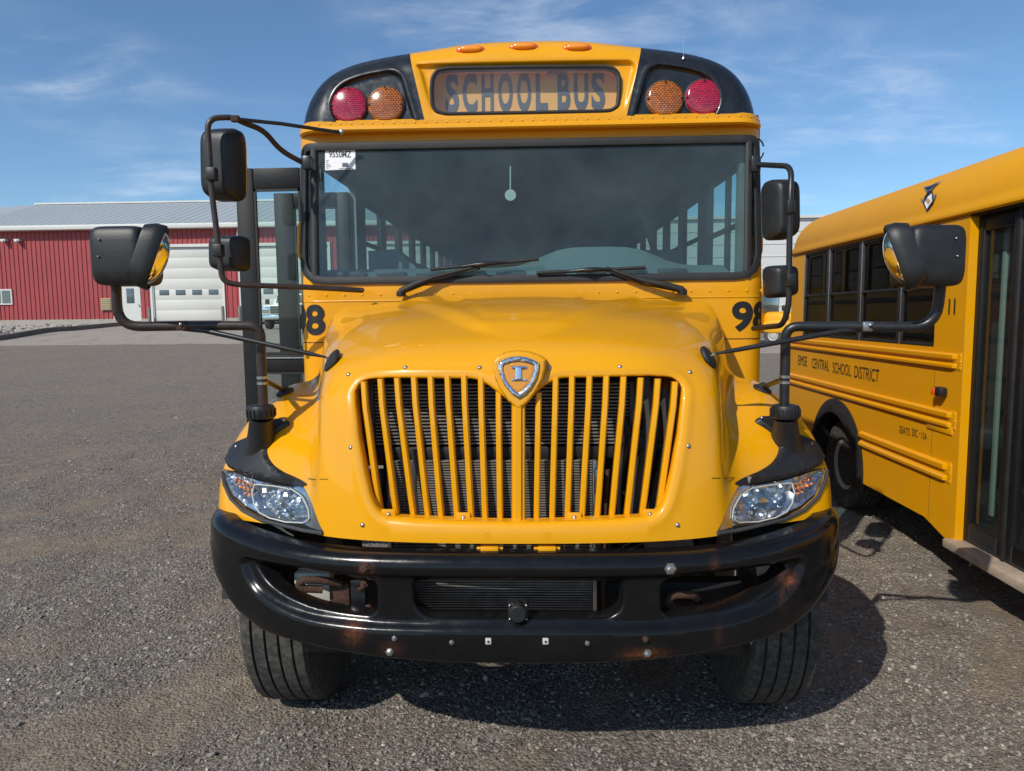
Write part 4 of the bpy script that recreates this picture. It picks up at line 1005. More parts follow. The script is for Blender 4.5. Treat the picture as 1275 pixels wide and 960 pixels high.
# ---------------- roof, sides, rear
def extrude_profile(name, pts, ya, yb, mat, parent, smooth=40):
    n = len(pts); ys = [ya, yb]; V = [(p[0], y, p[1]) for y in ys for p in pts]; F = [(i, i+1, n+i+1, n+i) for i in range(n-1)]
    return mesh_obj(name, V, F, mat, parent, smooth)
extrude_profile('roof', domeP-np.array([0, .012]), 3.99, 12.3, 'yellow', BUS)
inn_d = shrink(domeP, -.035) if False else domeP*np.array([.965, 1])-np.array([0, .05])
extrude_profile('ceiling', inn_d, 3.99, 12.3, 'ceiling', BUS)
WZ0, WZ1 = 1.97, 2.56
def winlist(y_from): return [(y, y+.60) for y in np.arange(y_from, 11.6, .72)]
for s in (-1, 1):
    holes = []
    if s < 0: holes.append([(4.10, .48), (4.98, .48), (4.98, 2.60), (4.10, 2.60)])
    else: holes.append([(4.12, 1.90), (5.0, 1.90), (5.0, 2.58), (4.12, 2.58)])
    wins = winlist(5.25)
    holes += [[(a, WZ0), (b, WZ0), (b, WZ1), (a, WZ1)] for a, b in wins]
    outer = [(3.98, .95), (4.02, .62), (12.3, .62), (12.3, zcb), (3.98, zcb)] if s > 0 else [(3.98, .95), (4.02, .40), (5.06, .40), (5.12, .62), (12.3, .62), (12.3, zcb), (3.98, zcb)]
    holes = [rounded(h, .03, 2) for h in holes]
    sw = sheet('side_panel', 'yellow', BUS, outer, holes, lambda q: np.c_[np.full(len(q), s*HW+CX0), q[:, 0], q[:, 1]], step=.25, rim=(-s*.006, 0, 0))
    sheet('side_lining', 'interior', BUS, [(3.98, .95), (12.3, .95), (12.3, zcb), (3.98, zcb)], [np.clip(h, [0, .951], [99, 99]) for h in holes], lambda q: np.c_[np.full(len(q), s*(HW-.043)+CX0), q[:, 0], q[:, 1]], step=.25, rim=(s*.036, 0, 0), outer_rim=False)
    for (a, b) in (wins+([(4.12, 5.0)] if s > 0 else [])):
        z0, z1 = (WZ0, WZ1) if b-a < .7 else (1.90, 2.58)
        w = mesh_obj('side_window', [(s*(HW-.02)+CX0, a, z0), (s*(HW-.02)+CX0, b, z0), (s*(HW-.02)+CX0, b, z1), (s*(HW-.02)+CX0, a, z1)], [(0, 1, 2, 3)], 'side_glass', BUS)
        m = MB(); xx = s*(HW-.015)+CX0
        for (ya, yb, za, zb) in ((a, b, z0-.0, z0+.022), (a, b, z1-.022, z1), (a, b, (z0+z1)/2-.012, (z0+z1)/2+.012)): m.box((xx, (ya+yb)/2, (za+zb)/2), (.03, yb-ya, zb-za))
        for ya in (a+.011, b-.011)+((a+.42,) if b-a > .7 else ()): m.box((xx, ya, (z0+z1)/2), (.034, .022, z1-z0))
        m.build('sash', 'rubber' if b-a < .7 else 'interior', w)
    for z in (.80, 1.10, 1.45, 1.86): MB().box((s*(HW+.010)+CX0, 8.75, z), (.022, 7.0, .06), bev=.008).build('rub_rail', 'ink', BUS)
rearp = [(p[0], p[1]) for p in domeP]; 
mesh_obj('rear_panel', [(p[0], 12.3, p[1]) for p in rearp]+[(HW+CX0, 12.3, .62), (-HW+CX0, 12.3, .62)], [tuple(range(len(rearp)+2))], 'yellow', BUS, 0)
MB().box((CX0, 8.15, .93), (2.30, 8.2, .05)).build('floor', 'floor', BUS)
MB().box((0, 3.90, 1.35), (2.2, .04, .86)).build('firewall', 'interior', BUS)
# ---------------- interior
m = MB()
P = []
for i, x in enumerate(np.linspace(-1.12, 1.12, 30)):
    hgt = .085+.11*math.exp(-((x-.42)/.36)**4); P.append((x, hgt))
V = []; F = []
for i, (x, h) in enumerate(P):
    V += [(x, 3.84, zb_w-.03), (x, 4.0, zb_w+.035), (x, 4.16, zb_w+h), (x, 4.38, zb_w+h*.9), (x, 4.46, zb_w-.35)]
    if i:
        for j in range(4): F.append(((i-1)*5+j, i*5+j, i*5+j+1, (i-1)*5+j+1))
mesh_obj('dashboard', V, F, 'dash', BUS, 40)
m = MB()
for x in np.arange(-.95, 1.0, .22): m.box((x, 4.02, zb_w+.045), (.16, .05, .03), bev=.005)
m.build('defroster_vents', 'dark_grey', BUS)
m = MB(); ang = np.linspace(0, 2*math.pi, 37); ct = np.array([.40, 4.60, zb_w+.07]); 
m.tube([ct+np.array([.23*math.cos(a), -.10*math.sin(a)*-1*.55, .205*math.sin(a)]) for a in ang], .014, 10, cap=False); 
for a in (-.5*math.pi, .15, math.pi-.15): m.tube([ct, ct+np.array([.23*math.cos(a), .055*math.sin(a), .205*math.sin(a)])], .012, 8)
m.build('steering_wheel', 'dark_grey', BUS, 60)
def seat(x, y, w, h=.62, mt='seat'):
    m = MB(); m.box((x, y, 1.40), (w, .42, .14), bev=.04); m.box((x, y+.22, 1.42+h/2), (w, .11, h), Matrix.Rotation(-.10, 3, 'X'), bev=.04)
    m.box((x, y, 1.13), (w*.7, .3, .40)); return m.build('seat', mt, BUS, 40)
seat(.46, 5.05, .52, .80)
s0 = seat(-.72, 5.65, .85)
for k in range(8):
    for sx in (-.72, .72):
        if k == 0 and sx < 0: continue
        c = s0.copy(); COL.objects.link(c); c.location = Vector((sx+.72, k*.72, 0)); 
MB().box((-.72, 5.22, 1.50), (.82, .05, 1.05), bev=.02).build('modesty_panel', 'dash', BUS)
MB().box((.80, 5.45, 1.6), (.7, .04, 1.2), bev=.02).build('modesty_panel', 'interior', BUS)
V, F = prism([(-.95, 1.2), (-.95, 2.13), (-.79, 2.14), (-.56, 1.95), (-.56, 1.2)], 4.42, 4.75, lambda a, b, d: (a, d, b)); MB().add(V, F).build('heater_box', 'dash', BUS)
MB().tube([(.95, 4.98, 1.9), (.78, 5.02, 2.45), (.72, 5.1, 2.62)], .022, 8).build('seat_belt', 'belt', BUS)
# stock sticker behind the glass
def ws_pt(px, py, off): q = shell_px(px, py); return shell(q[None, :], off)[0]
def quad_on(name, pxs, off, mat, parent): return mesh_obj(name, [ws_pt(x, y, off) for x, y in pxs], [tuple(range(len(pxs)))], mat, parent, 0)
st = quad_on('stock_sticker', [(404.5,212),(442.5,210.5),(442,185.5),(404.5,187)], -.003, 'white', wg)
def px_text(name, body, px0, px1, yb0, yt0, off, mat, parent, weight=.0):
    V, F = text_data(body, weight); a = ws_pt(px0, yb0, off); b = ws_pt(px1, yb0, off); t = ws_pt(px0, yt0, off)
    return mesh_obj(name, a+V[:, :1]*(b-a)+V[:, 1:]*(t-a), F, mat, parent, 0)
px_text('sticker_text', '9550MZ', 409.5, 437, 196, 187.8, -.0015, 'ink', st, .01)
for k in range(9): x = 426+k*.85; quad_on('barcode_bar', [(x,208),(x+.38+(k % 3)*.12,208),(x+.38+(k % 3)*.12,202.5),(x,202.5)], -.0015, 'ink', st)
for k, w in enumerate((3, 2, 4, 6, 3)): y = 199.5+k*2.3; quad_on('sticker_line', [(406,y+.6),(406+w,y+.6),(406+w,y),(406,y)], -.0015, 'ink', st)
quad_on('sticker_line', [(422,210.4),(440,209.9),(440,209.2),(422,209.7)], -.0015, 'ink', st)
# ---------------- wipers
for nm, piv, elbow, tipp, b0, b1, bm_ in (('l', (499,363), (540,345), (598,331), (536,335.5), (671,322.5), (600,330)), ('r', (850,361), (800,349), (755,333.5), (668,340), (804,333), (735,337))):
    pv = ws_pt(*piv, .02) if False else at(*piv, 3.745)
    e = at(*elbow, 3.755); t = at(*tipp, 3.775)
    wp = MB().tube([pv, pv*.5+e*.5+[0, -.01, .004], e, t], [.019, .016, .012, .008], 10).build('wiper', 'rubber', BUS, 60)
    MB().tube([pv+[0, .02, -.01], e+[0, .01, -.018], t+[0, 0, -.014]], .005, 8).build('wiper_link', 'tube_black', wp, 60)
    MB().tube([at(*b0, 3.775), at(*b1, 3.775)], .0085, 8).build('wiper_blade', 'rubber', wp, 60)
    q0, q1 = at(*b0, 3.77), at(*b1, 3.77); mm = at(*bm_, 3.765)
    MB().tube([q0*.70+q1*.30, mm*.5+(q0*.65+q1*.35)*.5+[0, -.006, .004], mm+[0, -.012, .002], mm*.5+(q0*.35+q1*.65)*.5+[0, -.006, .004], q0*.30+q1*.70], [.006, .010, .015, .010, .006], 8).build('blade_bridge', 'tube_black', wp, 60)
    MB().lathe([(0, .025), (.02, .024), (.03, .012), (.03, 0)], pv+[0, .01, -.02], (0, -.3, 1), 16).build('wiper_cap', 'rubber', wp, 40)
# ---------------- rear-view mirrors on tubular arms
def head(parent, px, py, Y, w, h, d, sgn, taper_side):
    c = at(px, py, Y)
    def tf(V):
        V = V.copy(); f = 1-.16*np.clip(-V[:, 1]/(d/2), 0, 1); V[:, 0] *= f; V[:, 2] *= f
        V[:, 0] += -taper_side*.018*(V[:, 1] < 0)*(-V[:, 1]/(d/2)); return V
    R_ = np.array(Matrix.Rotation(sgn*.18, 3, 'Z') @ Matrix.Rotation(.0, 3, 'Y') @ Matrix.Rotation(-sgn*.04, 3, 'Y'))
    V, F = superq(c, (w, d, h), .32, .34, R=R_, taper=tf, nu=36, nv=22); hd = MB().add(V, F).build('mirror_head', 'plastic', parent, 60)
    V, F = superq(c+R_ @ np.array([0, d*.44, 0]), (w*.90, d*.2, h*.92), .3, .3, R=R_, nu=30, nv=16); MB().add(V, F).build('mirror_glass', 'chrome', hd, 60)
    return hd, c
sm = MB(); Yo = 3.45
pts = [at(384,204,3.83), at(376,202,3.82), at(350,188,3.74), at(328,162,3.63), at(304,153,3.55), at(290,146,3.5), at(258,147,Yo), at(263,235,Yo), at(270,290,Yo), at(277,351,Yo), at(300,355,Yo+.03), at(370,357,3.58), at(452,361.5,3.72)]
side_l = sm.tube(pts, .0135, 14, fillet=.08).build('side_mirror', 'steel_tube', BUS, 60)
MB().tube([at(291,148,3.49), at(350,154,3.62), at(424,165,3.80)], .009, 10).build('stay_rod', 'tube_black', side_l, 60)
MB().box(at(293,148,3.47), (.04, .03, .03), bev=.006).build('clamp', 'rust', side_l); MB().box(at(383,203,3.80), (.05, .05, .07), bev=.01).build('clamp', 'tube_black', side_l)
bolt(side_l, at(425,164,3.795), (0, -1, 0), .014); bolt(side_l, at(451,361,3.71), (0, -1, 0), .012, 'rust')
head(side_l, 279, 205, Yo+.14, .176, .345, .15, -1, 1); head(side_l, 286.5, 315.5, Yo+.13, .172, .174, .12, -1, 1)
MB().box(at(264,217,Yo-.005), (.045, .045, .06), bev=.006).build('clamp', 'plastic', side_l); MB().box(at(272,312,Yo-.005), (.045, .045, .06), bev=.006).build('clamp', 'plastic', side_l)
sm = MB()
pts = [at(936,205,3.83), at(945,205,3.78), at(986,207,Yo+.05), at(984,240,Yo), at(983,300,Yo), at(982,382,Yo), at(975,405,Yo+.03), at(938,409,3.75)]
side_r = sm.tube(pts, .0135, 14, fillet=.09).build('side_mirror', 'tube_black', BUS, 60)
head(side_r, 971, 261, Yo+.14, .130, .285, .15, 1, -1); head(side_r, 971, 350.5, Yo+.13, .132, .156, .12, 1, -1)
MB().box(at(984,258,Yo-.005), (.04, .045, .06), bev=.006).build('clamp', 'plastic', side_r); MB().box(at(984,349,Yo-.005), (.04, .045, .06), bev=.006).build('clamp', 'plastic', side_r)
MB().box(at(940,205,3.80), (.05, .05, .08), bev=.01).build('clamp', 'tube_black', side_r)
for cx_, cy_, r_ in ((943,186,13), (381,192,9)):
    a = np.linspace(.3, 6.0, 18); MB().tube([at(cx_+r_*.62*math.cos(t), cy_+r_*math.sin(t), 3.86+.004*k) for k, t in enumerate(a)], .004, 6).build('cable', 'rubber', BUS, 60)
MB().box(at(940.5,150,3.98), (.025, .04, .05), bev=.006).build('side_lamp', 'rubber', BUS)
ab = cap_pt(851, 74); MB().tube([ab, ab+[0, 0, .12]], .0012, 6).build('antenna', 'steel', BUS, 60); MB().lathe([(0, .010), (.01, .008), (.012, 0)], ab, (0, 0, 1), 12).build('antenna_base', 'steel', BUS, 40)
# yellow grab loops beside the pillars
for s, p in ((-1, [(380,274),(373,279),(372,318),(380,331)]), (1, [(939,269),(948,276),(947,315),(937,323)])):
    Yg = 3.99; q = [at(x, y, Yg) for x, y in p]; q[0][0] = q[3][0] = s*(HW-.005)+CX0
    MB().tube(q, .011, 10, fillet=.03).build('grab_handle', 'yellow', BUS, 60)
# ---------------- entry door: two leaves standing open
def leaf(Yd, xo, xi, w_st, z0, z1, zm0, zm1, ztop):
    m = MB(); t = .045
    m.box(((xo+w_st/2), Yd, (z0+z1)/2), (w_st, t, z1-z0), bev=.008); m.box((xi-w_st*.3, Yd, (z0+z1)/2), (w_st*.6, t, z1-z0), bev=.008)
    xa, xb = xo+w_st, xi-w_st*.6
    lf = m.build('entry_door', 'door_black', BUS)
    MB().box(((xa+xb)/2, Yd, (ztop+z1)/2), (xb-xa, t-.006, z1-ztop), bev=.006).build('top_rail', 'door_black', lf)
    MB().box(((xa+xb)/2, Yd, (zm0+zm1)/2), (xb-xa, t-.006, zm1-zm0), bev=.006).build('middle_rail', 'door_black', lf)
    MB().box(((xa+xb)/2, Yd, z0+.06), (xb-xa, t-.006, .12), bev=.006).build('bottom_rail', 'door_black', lf)
    for za, zb in ((zm1, ztop), (z0+.12, zm0)):
        mesh_obj('door_glass', [(xa, Yd, za), (xb, Yd, za), (xb, Yd, zb), (xa, Yd, zb)], [(0, 1, 2, 3)], 'door_glass', lf, 0)
    m = MB()
    for za, zb in ((zm1, ztop), (z0+.12, zm0)):
        for (cx_, cz_, dx_, dz_) in ((xa+.006, (za+zb)/2, .012, zb-za), (xb-.006, (za+zb)/2, .012, zb-za), ((xa+xb)/2, za+.006, xb-xa, .012), ((xa+xb)/2, zb-.006, xb-xa, .012)): m.box((cx_, Yd-.012, cz_), (dx_, .018, dz_))
    m.build('glazing_rubber', 'rubber', lf)
    MB().box(((xa+xb)/2, Yd-.024, zm1-.02), (xb-xa-.01, .006, .008)).build('door_trim', 'steel', lf)
    return lf
Yd = 4.13
zt_d = at(320, 210, Yd)[2]; z236 = at(340, 236, Yd)[2]; z440, z462 = at(340, 441, Yd)[2], at(340, 463, Yd)[2]
leaf(Yd, at(298, 300, Yd)[0], -1.195, at(320, 300, Yd)[0]-at(298, 300, Yd)[0], .46, zt_d, z462, z440, z236)
Y2 = 4.96
leaf(Y2, at(344, 300, Y2)[0], -1.195, at(379, 300, Y2)[0]-at(344, 300, Y2)[0]-.06, .46, zt_d, z462, z440, z236+.02)
MB().box((-1.03, 4.54, .55), (.36, .86, .24), bev=.01).build('step_well', 'floor', BUS)
# air freshener hanging inside the windshield
af = root('air_freshener', 'small round air freshener hanging on a thin string behind the windshield', 'air freshener', tuple(at(635.5, 243, 3.97)))
c = at(635.5, 243, 3.97); MB().lathe([(-.004, .0), (-.004, .030), (.004, .030), (.004, 0)], c, (0, -1, 0), 24).build('disc', 'trim', af, 40)
MB().tube([c+[0, 0, .028], at(635.5, 206, 3.97)], .004, 6).build('string', 'trim', af, 60)
# ================================================================== GROUND
def gz_(x, y):
    x = np.asarray(x, float); y = np.asarray(y, float)
    side = sst(8, -6, -x*-1) if False else 1-sst(-8, 4, x)
    h = .55*sst(14, 31, y)+.50*sst(29, 37, y)+.17*sst(37, 46, y)
    return side*h
def rut(x, y): # gentle tyre ruts, ridges and dips in the gravel
    return (.010*np.sin(x*1.9+y*1.1+.5)+.008*np.sin(x*3.3-y*2.1)+.006*np.sin(x*7.1+y*5.3)+.004*np.sin(x*13+y*3-1)+.004*np.sin(y*17-x*6))*np.exp(-np.maximum(np.hypot(x, y)-9, 0)/6)
def compact(x, y):   # packed tan wheel lanes between ridges of loose dark stone
    t = x*.80-y*.60; u = x*.60+y*.80
    t = t+.25*np.sin(x*1.7+y*.6)+.12*np.sin(x*4.3-y*2.9); w = .8*np.sin(t*1.9+.9*np.sin(u*.55)+.4)+.7*np.sin(t*4.3+.8*np.sin(u*.9+1)+2)+.5*np.sin(x*2.9+1.3*np.sin(y*1.7))*np.sin(y*2.3+x)+.45*np.sin(t*11+np.sin(u*2.3)*1.5)+.35*np.sin(u*3.7+t*2)*np.sin(t*7.3-u*1.9)
    return np.clip(sst(-.45, 1.2, w)+.45*sst(.9, 2.2, x)*(1-sst(8, 14, y)), 0, 1)*(.35+.65*np.exp(-np.maximum(y-5, 0)/5))+.25*(1-np.exp(-np.maximum(y-5, 0)/5))
def grade(a, b, n, p): t = np.linspace(-1, 1, n); return (a+b)/2+(b-a)/2*np.sign(t)*np.abs(t)**p
xs = np.unique(np.r_[np.linspace(-6, 7, 240), grade(-60, 60, 90, 1.6), -900, -300, -130, 130, 300, 900])
ys = np.unique(np.r_[np.linspace(1.2, 9, 220), np.linspace(9, 60, 110), -900, -300, -80, -30, -10, -5, -2, 0, 80, 130, 300, 900, 2500])
X, Y = np.meshgrid(xs, ys); Z = gz_(X, Y)+rut(X, Y)-.012*compact(X, Y)*np.exp(-np.maximum(np.hypot(X, Y)-12, 0)/8)
V = np.c_[X.ravel(), Y.ravel(), Z.ravel()]; nx, ny = len(xs), len(ys)
I = np.arange((ny-1)*(nx-1)); r_, c_ = I//(nx-1), I % (nx-1); a = r_*nx+c_
F = np.c_[a, a+1, a+nx+1, a+nx]
gm = bpy.data.materials.new('gravel_ground'); gm.use_nodes = True; N = gm.node_tree.nodes; L = gm.node_tree.links; b = N['Principled BSDF']; b.inputs['Roughness'].default_value = .9; b.inputs['Specular IOR Level'].default_value = .25
t = N.new('ShaderNodeTexCoord')
def NN(s, d, r=.6, sc=(1, 1, 1), rot=0.0):
    mp = N.new('ShaderNodeMapping'); mp.inputs['Scale'].default_value = sc; mp.inputs['Rotation'].default_value = (0, 0, rot); L.new(t.outputs['Object'], mp.inputs[0])
    n = N.new('ShaderNodeTexNoise'); n.inputs['Scale'].default_value = s; n.inputs['Detail'].default_value = d; n.inputs['Roughness'].default_value = r; L.new(mp.outputs[0], n.inputs[0]); return n.outputs['Fac']
def VV_(s, feat='F1', out='Distance', rnd=1.0):
    n = N.new('ShaderNodeTexVoronoi'); n.feature = feat; n.inputs['Scale'].default_value = s; n.inputs['Randomness'].default_value = rnd; L.new(t.outputs['Object'], n.inputs[0]); return n.outputs[out]
def RMP(v, st):
    n = N.new('ShaderNodeValToRGB'); L.new(v, n.inputs[0]); e = n.color_ramp.elements
    while len(e) < len(st): e.new(.5)
    for q, (p, c) in zip(e, st): q.position = p; q.color = (*c, 1)
    return n.outputs[0]
def MIX(f, a_, b_, bt='MIX'):
    n = N.new('ShaderNodeMix'); n.data_type = 'RGBA'; n.blend_type = bt
    for k, v in ((0, f), (6, a_), (7, b_)):
        if isinstance(v, (float, int)): n.inputs[k].default_value = v
        elif isinstance(v, tuple): n.inputs[k].default_value = (*v, 1)
        else: L.new(v, n.inputs[k])
    return n.outputs[2]
sepc = N.new('ShaderNodeSeparateColor'); L.new(VV_(70, out='Color'), sepc.inputs[0])
stone_c = RMP(sepc.outputs[0], [(0, (.095, .089, .084)), (.35, (.18, .163, .146)), (.7, (.265, .235, .20)), (.93, (.40, .35, .29)), (1, (.48, .45, .40))])
dirt_c = RMP(NN(9, 8, .75), [(.25, (.23, .182, .135)), (.75, (.44, .345, .25))])
patch = RMP(NN(.55, 6, .62, (1, .55, 1), .5), [(.40, (0, 0, 0)), (.62, (1, 1, 1))])
fine_ = RMP(NN(26, 5, .7), [(.40, (0, 0, 0)), (.60, (1, 1, 1))])
ca = N.new('ShaderNodeAttribute'); ca.attribute_name = 'compact'

colr = MIX(MIX(.22, MIX(.20, ca.outputs['Color'], patch), fine_), stone_c, dirt_c)
colr = MIX(1.0, colr, RMP(NN(7, 12, .85), [(.32, (.62, .62, .64)), (.68, (1.28, 1.25, 1.2))]), 'MULTIPLY')
L.new(colr, b.inputs['Base Color'])
bp = N.new('ShaderNodeBump'); bp.inputs['Strength'].default_value = 1.0; bp.inputs['Distance'].default_value = .018; bp.invert = True; L.new(VV_(70), bp.inputs['Height'])
bp2 = N.new('ShaderNodeBump'); bp2.inputs['Strength'].default_value = .8; bp2.inputs['Distance'].default_value = .03; L.new(NN(18, 7, .75), bp2.inputs['Height']); L.new(bp.outputs[0], bp2.inputs['Normal']); L.new(bp2.outputs[0], b.inputs['Normal'])
g = mesh_obj('ground', V, F, gm, None, 0); g.data.shade_smooth(); g.data.attributes.new('compact', 'FLOAT', 'POINT').data.foreach_set('value', compact(X, Y).ravel()); tag(g, kind='structure')
# loose crushed stone lying on it
def base_stone():
    th = rng.uniform(0, 2*math.pi); P = []
    phi = (1+5**.5)/2; ico = np.array([(-1, phi, 0), (1, phi, 0), (-1, -phi, 0), (1, -phi, 0), (0, -1, phi), (0, 1, phi), (0, -1, -phi), (0, 1, -phi), (phi, 0, -1), (phi, 0, 1), (-phi, 0, -1), (-phi, 0, 1)])/1.9
    return ico
ICOF = np.array([(0,11,5),(0,5,1),(0,1,7),(0,7,10),(0,10,11),(1,5,9),(5,11,4),(11,10,2),(10,7,6),(7,1,8),(3,9,4),(3,4,2),(3,2,6),(3,6,8),(3,8,9),(4,9,5),(2,4,11),(6,2,10),(8,6,7),(9,8,1)])
ICO = base_stone()
OCT = np.array([(1, 0, 0), (0, 1, 0), (-1, 0, 0), (0, -1, 0), (0, 0, 1), (0, 0, -1)])*1.12; OCTF = np.array([(0, 1, 4), (1, 2, 4), (2, 3, 4), (3, 0, 4), (1, 0, 5), (2, 1, 5), (3, 2, 5), (0, 3, 5)])
def stones(name, X, Y, R_, mat, zfun, flat=.62, grit=False):
    BV, BF = (OCT, OCTF) if grit else (ICO, ICOF); nv_, nf_ = len(BV), len(BF)
    n = len(X); J = BV[None]*(1+rng.uniform(-.42, .42, (n, nv_, 1)))
    J = J*np.stack([rng.uniform(.8, 1.5, n), rng.uniform(.7, 1.1, n), rng.uniform(.45, .85, n)*flat/.62], -1)[:, None, :]
    a = rng.uniform(0, 2*math.pi, n); ca, sa = np.cos(a)[:, None], np.sin(a)[:, None]; tl = rng.uniform(-.5, .5, n)[:, None]
    x, y, z = J[..., 0], J[..., 1], J[..., 2]; x, z = x*np.cos(tl)-z*np.sin(tl), x*np.sin(tl)+z*np.cos(tl); x, y = x*ca-y*sa, x*sa+y*ca
    P = np.stack([x, y, z], -1)*R_[:, None, None]; P += np.stack([X, Y, zfun(X, Y)+R_*.18], -1)[:, None, :]
    me = bpy.data.meshes.new(name); me.vertices.add(n*nv_); me.vertices.foreach_set('co', P.ravel())
    Fc = (BF[None]+np.arange(n)[:, None, None]*nv_).reshape(-1, 3); nf = len(Fc)
    me.loops.add(nf*3); me.loops.foreach_set('vertex_index', Fc.ravel()); me.polygons.add(nf); me.polygons.foreach_set('loop_start', np.arange(nf)*3); me.polygons.foreach_set('loop_total', np.full(nf, 3))
    me.update(calc_edges=True); me.shade_flat(); at_ = me.attributes.new('tone', 'FLOAT', 'FACE'); at_.data.foreach_set('value', np.repeat(rng.uniform(0, 1, n), nf_)); me.materials.append(mat)
    o = bpy.data.objects.new(name, me); COL.objects.link(o); return o
smt = bpy.data.materials.new('crushed_stone'); smt.use_nodes = True; N = smt.node_tree.nodes; L = smt.node_tree.links; b = N['Principled BSDF']; b.inputs['Roughness'].default_value = .85; b.inputs['Specular IOR Level'].default_value = .3
t = N.new('ShaderNodeTexCoord'); at1 = N.new('ShaderNodeAttribute'); at1.attribute_name = 'tone'
cc = RMP(at1.outputs['Fac'], [(0, (.070, .070, .073)), (.3, (.145, .140, .136)), (.62, (.23, .212, .188)), (.85, (.32, .275, .22)), (.965, (.38, .33, .27)), (1, (.62, .60, .55))])
L.new(MIX(RMP(NN(120, 4), [(.35, (0, 0, 0)), (.7, (.6, .6, .6))]), cc, (.28, .24, .195)), b.inputs['Base Color'])
def scatter(n, x0, x1, y0, y1, rlo, rhi):
    X = rng.uniform(x0, x1, n); Y = rng.uniform(y0, y1, n)
    cl_ = (np.sin(X*2.1+Y*1.3)+np.sin(X*5.3-Y*3.7+1)+np.sin(X*9.1+Y*8.3+2)+1.6*rng.uniform(0, 1, n)); k = (cl_ > -.5) & (rng.uniform(0, 1, n) > compact(X, Y)*.88)
    q = proj(np.c_[X, Y, np.zeros(n)]); k &= (q[:, 0] > -60) & (q[:, 0] < 1335) & (Y > 1.9)
    X, Y = X[k], Y[k]; return X, Y, rlo+(rhi-rlo)*rng.power(.38, len(X))**1.6
Xa, Ya, Ra = [], [], []
for args in ((34000, -3.4, 3.6, 2.2, 4.8, .005, .0115), (34000, -6, 4, 4.5, 9.0, .005, .013), (18000, -13, 4, 8.5, 20, .008, .018), (1500, -5, 4, 2.3, 9, .010, .022)):
    a_, b_, c2 = scatter(*args); Xa.append(a_); Ya.append(b_); Ra.append(c2)
a_, b_, c2 = scatter(230000, -3.4, 3.6, 2.2, 6.5, .0016, .0062)
gr2 = stones('fine_gravel', a_, b_, c2, smt, lambda x, y: gz_(x, y)+rut(x, y)-.012*compact(x, y), grit=True); tag(gr2, kind='stuff')
gs = stones('gravel', np.concatenate(Xa), np.concatenate(Ya), np.concatenate(Ra), smt, lambda x, y: gz_(x, y)+rut(x, y)-.012*compact(x, y)); tag(gs, kind='stuff')

# asphalt apron in front of the red building, with a curb on its left
asp = bpy.data.materials.new('asphalt'); asp.use_nodes = True; N = asp.node_tree.nodes; L = asp.node_tree.links; b = N['Principled BSDF']; b.inputs['Roughness'].default_value = .85
t = N.new('ShaderNodeTexCoord')
L.new(MIX(RMP(NN(1.3, 7, .7, (1, .35, 1)), [(.5, (0, 0, 0)), (.72, (1, 1, 1))]), (.33, .28, .23), (.20, .17, .14)), b.inputs['Base Color'])
edge = [( -25.5+i*1.0, 30.6+.10*math.sin(i*1.9)+.08*math.sin(i*4.3)) for i in range(0, 44)]
apron = edge+[(17.5, 46), (-27.2, 46), (-24.9, 38), (-23.2, 31.2)][0:2]
curb_a, curb_b = np.array([-24.6, 31.0]), np.array([-26.4, 46.0])
apron = [(-24.6, 30.9)]+[e for e in edge if e[0] > -24.3]+[(17.5, 46), (-26.4, 46)]
ap = sheet('asphalt_apron', asp, None, apron, [], lambda q: np.c_[q, gz_(q[:, 0], q[:, 1])+.03], step=1.1, rim=(0, 0, -.05)); tag(ap, kind='structure')
def ground_px(px, py):
    Y = 30.0; d = ray(px, py)
    ts = np.linspace(8, 90, 8000); P = CP+d*(ts/d[1])[:, None]; k = np.argmax(P[:, 2] < gz_(P[:, 0], P[:, 1])); return P[k]
pts = [at(-60, 432, 30.6), at(0, 424, 31.5), at(60, 412.5, 35), at(110, 402.5, 40), at(150, 396, 44.8)]
cb = MB(); Pp = []
for x, y, Yv in ((-70, 438, 30.4), (0, 424.5, 32.0), (55, 413.5, 35.5), (105, 403.5, 40.0), (150, 396.5, 45.0)):
    q = at(x, y, Yv); Pp.append(np.array([q[0], Yv, gz_(q[0], Yv)]))
Pp = np.array(Pp); Pp = bbasis(5, np.linspace(0, 1, 30)) @ Pp; Pp[:, 2] = gz_(Pp[:, 0], Pp[:, 1])
cb.sweep(Pp, lambda i: [Pp[i]+np.array(o) for o in ((.10, 0, 0), (.08, 0, .26), (-.18, 0, .26), (-.2, 0, 0))], closed=False); tag(cb.build('curb', 'curb', None), kind='structure')
n = 420; Xr = rng.uniform(-33, -24.9, n); Yr_ = rng.uniform(36, 44.5, n); k = Xr < np.interp(Yr_, Pp[:, 1], Pp[:, 0])-.5
rr_ = stones('riprap', Xr[k], Yr_[k], rng.uniform(.10, .26, k.sum()), M['concrete'], lambda x, y: gz_(x, y)); tag(rr_, kind='stuff')

# ================================================================== RED BUILDING
def grp(name, label, cat, loc, group=None): return root(name, label, cat, loc, group)
YB = 46.5
RB = grp('red_building', 'long red ribbed-metal garage building with pale roof and white overhead doors behind the lot', 'building', (-15, YB, 1.2))
zB = gz_(-22, YB); xL, xR = at(-230, 400, YB)[0], -2.0
zE = at(150, 284, YB)[2]; zF = at(60, 398, YB)[2]
print('red building base', zB, 'foundation top', zF, 'eave', zE)
doorsX = [(at(189.5, 350, YB)[0], at(277, 350, YB)[0]), (at(319, 350, YB)[0], at(410, 350, YB)[0]), (at(455, 350, YB)[0], at(545, 350, YB)[0])]
zD = at(230, 307.5, YB)[2]; zG = at(230, 399, YB)[2]
pdx = (at(151.5, 380, YB)[0], at(176, 380, YB)[0]); zP = at(160, 352, YB)[2]
wx = (at(-22, 370, YB)[0], at(16, 370, YB)[0]); wz = (at(5, 379.5, YB)[2], at(5, 360, YB)[2])
